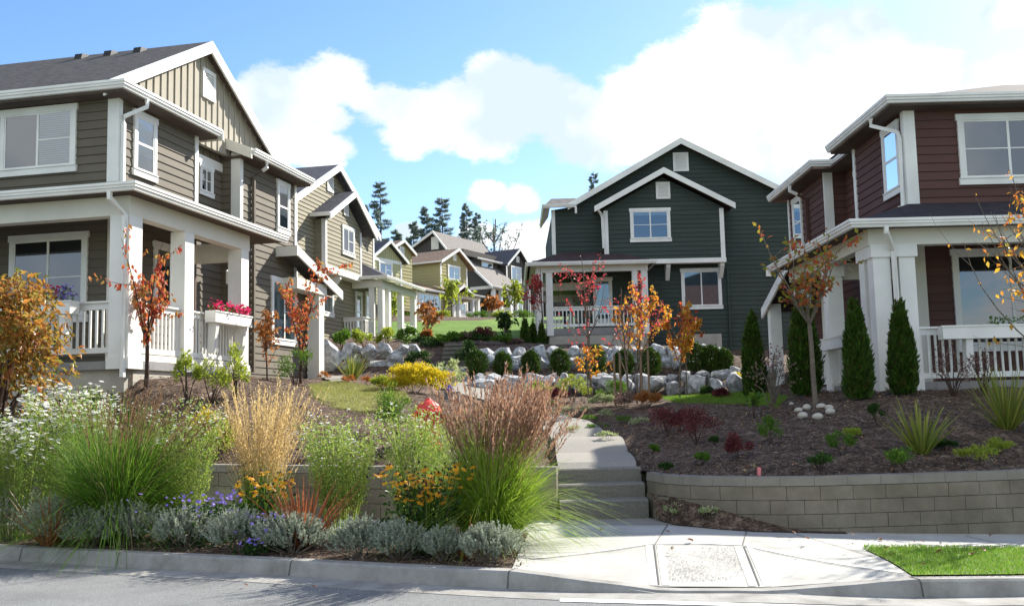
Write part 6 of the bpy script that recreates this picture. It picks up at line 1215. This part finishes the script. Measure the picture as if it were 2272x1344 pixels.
for s_ in (-1, 1): mb = MB(); mb.tube([(s_ * .1, 0, .45), (s_ * .2, 0, .45), (s_ * .21, 0, .45), (s_ * .25, 0, .45)], [.07, .07, .09, .09], 10); mb.build('outlet_cap', RED, hy)
b = G(782, 845, 20); flax('flax', b, 70, 0.95, 0.75, 0.05, LM['gflax'], 'green sword-leaved plant before the left rock wall')
for px, py, r in ((718, 842, .17), (772, 852, .2), (812, 853, .16)): b = G(px, py, 19); shrub('low_shrub', b, r, r * 1.3, 420, LM['orange'], 0.04, 'small rust-orange mound by the side path', group='rust-orange mounds by the side path', clump=6, stems=3)
for i, (px, w) in enumerate([(757, 46), (808, 50), (858, 50), (905, 46)]): b = PX(px, 772, 32.2); shrub('shrub', tuple(b), m_px(w, 32) / 2, m_px(46, 32), 700, LM[('grn', 'ygrn', 'ygrn', 'grn')[i]], 0.09, 'round green shrub on top of the left rock wall', group='green shrubs above the left rock wall', clump=9)
for px, py, w, hh, mt, lab in ((945, 780, 80, 60, 'dgrn', 'dark green spreading shrub left of the upper steps'), (930, 815, 70, 40, 'dgrn', 'low dark shrub below the upper steps'), (975, 850, 70, 44, 'dgrn', 'dark low shrub beside the yellow one'), (890, 850, 60, 40, 'grn', 'green shrub below the left rock wall'), (1062, 768, 60, 50, 'dgrn', 'dark green shrub right of the upper steps'), (1035, 810, 50, 60, 'dgrn', 'dark shrub hanging over the upper steps'), (1015, 760, 54, 40, 'grn', 'green shrub at the head of the upper steps'), (1040, 755, 40, 36, 'dusty', 'dusty pink shrub above the upper steps'), (1075, 755, 54, 50, 'barb', 'purple-red shrub at the lawn edge'), (1115, 764, 60, 36, 'grn', 'olive shrub at the right of the lawn edge'), (985, 765, 60, 40, 'grn', 'soft green shrub left of the steps head'), (1140, 768, 40, 28, 'dusty', 'brownish shrub beside the small cypresses'), (950, 750, 30, 30, 'orange', 'small coral shrub on the lawn edge')):
    D = 30 if py > 790 else 33; hh *= .62 if py < 785 else .9; b = PX(px, py, D); shrub('shrub', tuple(b), m_px(w, D) / 2, m_px(hh, D), 1300, LM[mt], 0.07, lab, clump=11, lw=0.45)
for px, w, mt, lab in ((905, 40, 'grn', 'low green planting at the left of the straw house wing'), (985, 50, 'ygrn', 'grassy lime planting below the straw house window'), (1060, 50, 'grn', 'green planting by the straw house porch'), (1115, 60, 'ygrn', 'yellow planting before the charcoal house'), (1160, 60, 'grn', 'green planting right of the charcoal house')):
    b = PX(px, 714, 66); shrub('border_shrub', tuple(b), m_px(w, 66) / 2, m_px(26, 66), 700, LM[mt], 0.16, lab, clump=10, lw=0.3)
b = PX(972, 700, 64); 

# ---- middle bed behind the path
for px, py, w, hh, mt, lab in ((1195, 886, 70, 44, 'ygrn', 'lime shrub left of the first tree trunk'), (1270, 892, 90, 56, 'ygrn', 'broad lime green shrub at the foot of the first tree trunk'), (1228, 895, 60, 30, 'barb', 'low crimson shrub before the lime ones'), (1185, 900, 50, 30, 'barb', 'crimson shrub next to the tall brown grass'), (1360, 888, 70, 44, 'grn', 'green perennial clump among the stakes'), (1340, 905, 60, 30, 'varig', 'cream-flecked clump below the stakes'), (1390, 902, 80, 30, 'dusty', 'dusty pink low shrub below the stakes'), (1440, 905, 60, 36, 'orange', 'rust-coloured low shrub right of the stakes'), (1640, 872, 44, 44, 'yel', 'small yellow shrub by the narrow cypress'), (1600, 886, 40, 24, 'barb', 'small dark red shrub at the boulder foot'), (1560, 880, 50, 24, 'dgrn', 'low dark green shrub at the boulder foot')):
    b = G(px, py, 18); D = b[1]; shrub('shrub', b, m_px(w, D) / 2, m_px(hh, D), 1300, LM[mt], 0.055, lab, clump=11, lw=0.4)
for i, (px, py) in enumerate([(1220, 905), (1255, 915), (1290, 918), (1310, 935), (1250, 935), (1350, 925), (1380, 938), (1230, 925), (1420, 945), (1330, 955), (1275, 960), (1350, 975)]):
    b = G(px, py, 14.5); D = b[1]; shrub('groundcover', b, m_px(26, D), m_px(16, D), 260, LM['varig' if i % 3 else 'grn'], 0.04, 'low patch of cream-edged groundcover beside the path', 'groundcover', 'groundcover patches beside the path', clump=7, stems=3)
for px, py, w, hh, lab in ((1480, 965, 70, 60, 'leftmost crimson barberry on the right bank'), (1545, 985, 76, 76, 'largest crimson barberry on the right bank'), (1640, 1022, 50, 50, 'small crimson barberry nearest the retaining wall'), (1510, 960, 50, 44, 'crimson barberry between the two largest')):
    b = G(px, py); D = b[1]; shrub('barberry', b, m_px(w, D) * .7, m_px(hh, D) * 1.15, 1100, LM['barb'], 0.036, lab, group='crimson barberries', clump=12, lw=0.5, up_=0.9)
for px, py, w, hh, mt, lab in ((1710, 985, 64, 56, 'grn', 'green shrub below the bare-stemmed shrub'), (1870, 1010, 70, 50, 'grn', 'green shrub mid-bank right of the stone ring'), (1820, 1045, 70, 36, 'dgrn', 'low olive shrub behind the retaining wall cap'), (2010, 1045, 90, 46, 'grn', 'spreading green shrub below the near sword-leaved plant'), (2170, 1035, 90, 40, 'ygrn', 'low lime shrub at the right end of the bank'), (2220, 1005, 60, 30, 'ygrn', 'pale lime shrub below the far sword-leaved plant'), (1945, 940, 40, 44, 'dgrn', 'small dark shrub by the cypress foot'), (1450, 1005, 30, 16, 'grn', 'tiny green seedling near the path'), (1558, 1030, 30, 22, 'grn', 'tiny green plant right of the path'), (1480, 1045, 30, 14, 'dgrn', 'tiny dark plant near the wall end'), (1585, 985, 20, 14, 'dgrn', 'tiny dark plant beside the largest barberry'), (1895, 975, 50, 24, 'ygrn', 'sparse lime plant uphill of the mid-bank shrub'), (2100, 1000, 40, 20, 'dgrn', 'small dark plant right of the near sword-leaved plant')):
    b = G(px, py); D = b[1]; shrub('shrub', b, m_px(w, D) / 2, m_px(hh, D), 520, LM[mt], 0.045, lab, clump=9, lw=0.4, up_=0.8)
b = G(1715, 905); shrub('bare_shrub', b, 0.42, 1.25, 260, LM['dusty'], 0.06, 'nearly bare shrub with dull red leaves before the broad cypress', clump=13, stems=13, sm=BARK)
b = G(1672, 925); shrub('leafy_perennial', b, 0.16, 0.42, 60, LM['grn'], 0.12, 'small plant with broad green leaves left of the bare shrub', clump=5, lw=0.6)
for px, lab in ((2115, 'brown twiggy shrub before the porch flower box'), (2185, 'brown twiggy shrub below the right porch railing')):
    b = GY(px, 17.0); shrub('bare_shrub', b, 0.34, 0.85, 420, LM['dusty'], 0.04, lab, clump=12, stems=14)
b = G(2045, 1010); flax('flax', b, 95, 0.86, 0.85, 0.035, LM['gflax'], 'near green sword-leaved plant on the right bank')
b = G(2235, 958); flax('flax', b, 110, 1.1, 0.75, 0.035, LM['gflax'], 'tall green sword-leaved plant at the right edge')
for px, y_, lab in ((1505, 12.95, 'scrubby weed in the soil at the foot of the right wall, nearer the steps'), (1572, 12.55, 'scrubby weed in the soil at the foot of the right wall, farther from the steps')):
    x_ = SX(px, y_)[0]; shrub('weed', (x_, y_, .26), .17, .12, 160, LM['varig'], .04, lab, cat='weed', clump=7, stems=3)
b = G(1682, 1056, 12.25); mb = MB(); mb.extr([(-.02, 0, -.1), (.02, 0, -.1), (.045, 0.0, .15), (.005, 0, .16)], (0, .03, 0)); o = mb.build('survey_stake', mat('pink_ribbon_paint', (0.75, 0.22, 0.22), 0.7)); o.location = (b[0], 12.74, .68); tag(o, 'short pink-painted stake behind the right wall cap', 'stake')

# ---- planting strip, foreground
grass_clump('fountain_grass', SX(262, 12.55), 3400, 1.9, 0.36, 0.72, 0.012, LM['grass'], 'huge fountain grass with dark brown plumes, left of the bed', 'fountain grasses', 0.26, LM['dplume'], 150, 2.02, 0.24, (0.14, 0), 0.012, 0.22, 0.055, pdens=12, ml=0.7)
grass_clump('fountain_grass', SX(1092, 11.3), 3400, 1.64, 0.27, 0.72, 0.012, LM['grass2'], 'bright green fountain grass with leaning pink-brown plumes beside the steps', 'fountain grasses', 0.2, LM['plume'], 400, 1.98, 0.17, (0.10, 0), 0.012, 0.36, 0.06, pdens=20, ml=0.52)
grass_clump('feather_grass', SX(578, 13.0), 900, 1.05, 0.13, 0.35, 0.009, LM['grass'], 'tall straw-coloured feather reed grass, base in the bed', 'feather grass', 0.13, LM['straw'], 210, 1.98, 0.15, (0.03, 0), 0.010, 0.62, 0.05, pdens=26)
daisies('aster', SX(760, 12.2), 0.36, 0.95, 1.5, 90, 230, 'tall white-flowered aster with bare lower stems, middle of the bed', low=0.32)
daisies('aster', SX(925, 12.4), 0.40, 1.1, 1.55, 90, 220, 'white-flowered aster behind the golden flowers', low=0.3)
daisies('aster', SX(408, 13.0), 0.34, 1.2, 1.7, 80, 300, 'white-flowered aster right of the huge fountain grass', low=0.25)
daisies('aster', SX(28, 13.0), 0.62, 1.1, 1.62, 130, 520, 'white-flowered aster at the left edge of the bed', low=0.2, bunch=1.2, fr=0.036)
daisies('aster', SX(160, 13.7), 0.58, 1.4, 1.95, 110, 480, 'white-flowered aster behind the left of the huge grass', low=0.3, bunch=1.0, fr=0.036)
rudbeckia('coneflower', SX(945, 10.85), 0.46, 0.92, 130, 'golden coneflower clump with black centres before the bright grass', dead=26)
rudbeckia('coneflower', SX(588, 11.9), 0.3, 0.82, 46, 'small golden coneflower clump at the foot of the straw grass')
flax('flax', SX(672, 11.35), 100, 0.98, 0.8, 0.03, LM['flax'], 'red-bronze sword-leaved plant in the middle of the bed')
flax('flax', SX(112, 12.2), 60, 0.8, 0.95, 0.028, LM['flax'], 'red-bronze sword-leaved plant left of the huge grass')
flax('flax', SX(1036, 10.35), 18, 0.5, 0.8, 0.035, LM['flax'], 'small red-bronze sword-leaved plant before the bright grass')
def geranium(at, rx, h, n, nf, label):
    root = empty('geranium', at, 0, label, 'flowering plant', 'violet geraniums'); lb = LB(); P = np.stack([rng.normal(0, rx * .5, n), rng.normal(0, rx * .35, n), h * rng.uniform(0, .8, n)], 1); lb.kites(P, rand_dir(n) + np.array([0, 0, .2]), rand_dir(n) + np.array([0, 0, 1]), .05, .035); lb.build('foliage', LM['dgrn'], root)
    pt = LB(); C = np.stack([rng.normal(0, rx * .5, nf), rng.normal(-.05, rx * .35, nf), h * rng.uniform(.6, 1.1, nf)], 1); flowers(pt, None, C, .024, 5, .6, pw=.8, up_=(0, -.5, .8)); pt.build('petals', LM['purple'], root)
geranium(SX(462, 11.9), .55, .56, 1500, 120, 'violet geranium clump left of the golden flowers'); geranium(SX(600, 11.3), .34, .38, 600, 40, 'violet geranium clump trailing among the silver mounds'); geranium(SX(560, 10.95), .12, .2, 120, 12, 'small violet geranium spilling to the kerb')
for px, w, hh, dy in ((20, 160, 120, .42), (125, 160, 108, .24), (205, 110, 84, .2), (285, 150, 96, .42), (408, 130, 92, .36), (528, 130, 92, .34), (650, 145, 90, .36), (800, 120, 84, .34), (885, 120, 84, .32), (985, 90, 74, .34), (1085, 130, 84, .36)):
    w *= .86; hh *= 1.12
    y = 10.0
    for _ in range(12): x = SX(px, y)[0]; y = ky(x) + 0.17 + dy
    silver_mound('lavender_cotton', SX(px, y), m_px(w, y) / 2, m_px(hh, y) * .95, 'silver-grey woolly mound in the row along the kerb', 260)
b = SX(835, 11.6); shrub('low_shrub', b, .32, .22, 500, LM['ygrn'], .05, 'low lime foliage between the aster and the golden flowers', clump=8); b = SX(1150, 10.9); 

# ---- flowers in the boxes
def boxflowers(root, fc, s0, s1, z, d, mats, label, n=260, hh=0.22):
    M_ = root.matrix_basis; top = empty('box_flowers', (0, 0, 0), 0, label, 'flowers'); top.location = M_ @ Vector(fc.P((s0 + s1) / 2, z, d)); top.rotation_euler = root.rotation_euler
    o0 = np.array(fc.P((s0 + s1) / 2, z, d)); lb = LB(); P = np.array([fc.P(rng.uniform(s0, s1), z, d + rng.normal(0, .06)) for _ in range(n)]) - o0; P[:, 2] = rng.uniform(-0.02, hh * .75, n); lb.kites(P, rand_dir(n) + np.array([0, 0, .5]), rand_dir(n), .06, .035); lb.build('foliage', LM['grn'], top)
    for mt, a, b_ in mats:
        pt = LB(); k = int(26 * (b_ - a) / 0.3); C = np.array([fc.P(rng.uniform(a, b_), z, d + rng.normal(0.02, .08)) for _ in range(k)]) - o0; C[:, 2] = rng.uniform(.04, hh, k); flowers(pt, None, np.repeat(C, 3, 0) + rng.normal(0, .03, (3 * k, 3)), .03, 5, .8, pw=.9); pt.build('petals', LM[mt], top)
boxflowers(A, As, 0.98, 2.46, 3.76, 1.56, (('pink', 1.0, 2.45), ('pink', 2.0, 2.4)), 'magenta and pink flowers filling the side porch box', hh=0.2)
boxflowers(A, Af, -1.75, 0.4, 3.73, 1.87, (('pink', -1.7, -1.3), ('purple', -1.3, -.8), ('pink', -.6, -.2), ('pink', -.1, .15), ('purple', .12, .42)), 'red and violet flowers filling the front porch box', n=420, hh=0.3)
boxflowers(B, Bf, 0.4, 1.2, 2.9, 2.22, (), 'sparse green plants in the maroon house porch box', n=120, hh=0.2)
# table in the green house porch
t = empty('patio_table', C.matrix_basis @ Vector((0.35, -0.9, 4.6)), 0, 'round dark patio table on the green house porch', 'table'); mb = MB(); mb.tube([(0, 0, .7), (0, 0, .74)], [.5, .5], 18); mb.build('tabletop', BLACK, t); mb = MB(); mb.tube([(0, 0, 0), (0, 0, .7)], [.05, .05], 8); mb.tube([(0, 0, 0), (0, 0, .03)], [.25, .25], 12); mb.build('pedestal', BLACK, t)

# ---- lawns, chips and fallen leaves
def blades_in(poly, n, zf, L, name, label, cat, m):
    p = np.array([q[:2] for q in poly]); lo = p.min(0); hi = p.max(0); Q = rng.uniform(lo, hi, (n * 3, 2)); Q = Q[inpoly(Q, poly)][:n]; P = np.stack([Q[:, 0], Q[:, 1], zf(Q[:, 0], Q[:, 1])], 1); lb = LB(); k = len(P); lb.blades(P, rng.uniform(0, 6.28, k), np.abs(rng.normal(0, .35, k)), L * rng.uniform(.6, 1.2, k), .006, .2, 2); o = lb.build(name, m); tag(o, label, cat, kind='stuff')
blades_in([(3.70, 11.06), (3.58, 10.76), (3.56, 9.9), (3.43, 9.06), (4.44, 9.25), (6, 9.71), (9, 11.12), (12, 12.6), (9, 12.05), (5.5, 11.24)], 30000, lambda X, Y: zwalk(X, Y) + .012, .036, 'grass', 'short bright green grass of the kerbside lawn', 'grass', LM['lawnb'])
blades_in([G(a, b_)[:2] for a, b_ in ((682, 858), (690, 886), (742, 911), (800, 921), (864, 917), (915, 896), (885, 868), (800, 857), (738, 848))], 15000, lambda X, Y: H(X, Y) + .03, .07, 'grass', 'dry yellowish grass patch on the left bank', 'grass', leafmat('dry_blade', [(.30, .28, .08), (.20, .26, .05), (.40, .34, .14)], .4))
blades_in([G(a, b_)[:2] for a, b_ in ((1465, 886), (1495, 896), (1640, 900), (1728, 909), (1750, 884), (1650, 874), (1560, 876))], 12000, lambda X, Y: H(X, Y) + .02, .09, 'grass', 'strip of green grass at the foot of the boulder wall', 'grass', LM['lawnb'])
nC = 30000; X = rng.uniform(-7.5, 8.5, nC); Y = np.array([front(x) for x in X]) + rng.random(nC) ** 1.3 * 8.5; _pp = [(a[0][0], a[0][1]) for a in PATHC] + [a[1] for a in PATHC[::-1]]; _k = ~inpoly(np.stack([X, Y], 1), _pp); X = X[_k]; Y = Y[_k]; nC = len(X); Z = H(X, Y) + .012; lb = LB(); P = np.stack([X, Y, Z], 1); lb.kites(P, rand_dir(nC) * np.array([1, 1, .35]), rand_dir(nC) * .5 + np.array([0, 0, 1]), rng.uniform(.02, .075, nC), rng.uniform(.008, .022, nC), .1)
CHIP = leafmat('bark_chip', [(.03, .02, .015), (.09, .065, .05), (.17, .13, .10), (.06, .04, .03), (.22, .17, .13), (.40, .34, .28)], 0.0, .9, .1); tag(lb.build('bark_chips', CHIP), 'loose bark chips covering both planted banks', 'mulch', kind='stuff')
nL = 900; X = np.concatenate([rng.uniform(1.9, 8.5, nL // 2), rng.uniform(-7, .5, nL // 2)]); Y = np.array([front(x) for x in X]) + rng.random(nL) ** 1.2 * 8; lb = LB(); lb.kites(np.stack([X, Y, H(X, Y) + .03], 1), rand_dir(nL) * np.array([1, 1, .4]), rand_dir(nL) * .6 + np.array([0, 0, 1]), rng.uniform(.03, .075, nL), rng.uniform(.02, .045, nL), .15); tag(lb.build('leaf_litter', leafmat('leaf_litter', [(.30, .14, .06), (.42, .22, .08), (.20, .10, .06), (.45, .36, .14), (.33, .08, .05)], .2)), 'small fallen leaves scattered over both mulch banks', 'leaf litter', kind='stuff')
nS = 7000; Xs = rng.uniform(-9, .1, nS); Ys = np.array([ky(x) for x in Xs]) + .2 + rng.random(nS) * 2.4; k = (Ys < 12.3 - .345 * (Xs - .1)) ; Xs = Xs[k]; Ys = Ys[k]; n_ = len(Xs); lb = LB(); lb.kites(np.stack([Xs, Ys, np.full(n_, .162)], 1), rand_dir(n_) * np.array([1, 1, .35]), rand_dir(n_) * .5 + np.array([0, 0, 1]), rng.uniform(.02, .07, n_), rng.uniform(.008, .02, n_), .1); tag(lb.build('bark_chips', CHIP), 'loose bark chips on the kerbside planting strip', 'mulch', kind='stuff')
for i, (px, py, w) in enumerate([(1538, 1202, 18), (1488, 1220, 12), (1330, 1178, 12), (1485, 1182, 10), (1795, 1197, 12), (1765, 1184, 10), (1778, 1219, 7), (1889, 1211, 9), (1895, 1187, 8), (1957, 1200, 14), (1965, 1218, 13), (2030, 1204, 6), (2048, 1204, 8), (2080, 1226, 16), (2195, 1190, 10), (2185, 1223, 14), (2158, 1232, 14), (2052, 1255, 10), (1290, 1140, 9), (1335, 1138, 12), (1385, 1136, 14), (1400, 1140, 8), (548, 1301, 10), (698, 1305, 11), (2085, 1208, 8), (1975, 1235, 8), (1640, 1120, 0)]):
    if not w: continue
    z = .165 if py > 1150 and px < 1900 else .2 if py < 1150 else .03
    if py > 1290: z = .01
    if px > 1850 and py > 1195: z = .155 - .045 * 2.4 + (0.06 if py > 1212 else .01)
    p = atz(px, py, z); a = m_px(w, p[1]); lb = LB(); pts = []
    for q in range(5): an = -1.0 + q * .5; lb.kites(np.array([[0, 0, .006 + .004 * q]]), np.array([[math.cos(an), math.sin(an), .25 + .2 * (q % 2)]]), np.array([[0, 0, 1.0]]), a * (.75 if q in (0, 4) else .95), a * .42, .14)
    o = lb.build('fallen_leaf', LM['dead']); o.location = p; o.rotation_euler = (0, 0, rng.uniform(0, 6.28)); tag(o, 'curled brown fallen leaf lying on the street side paving or grass', 'leaf', 'fallen leaves')
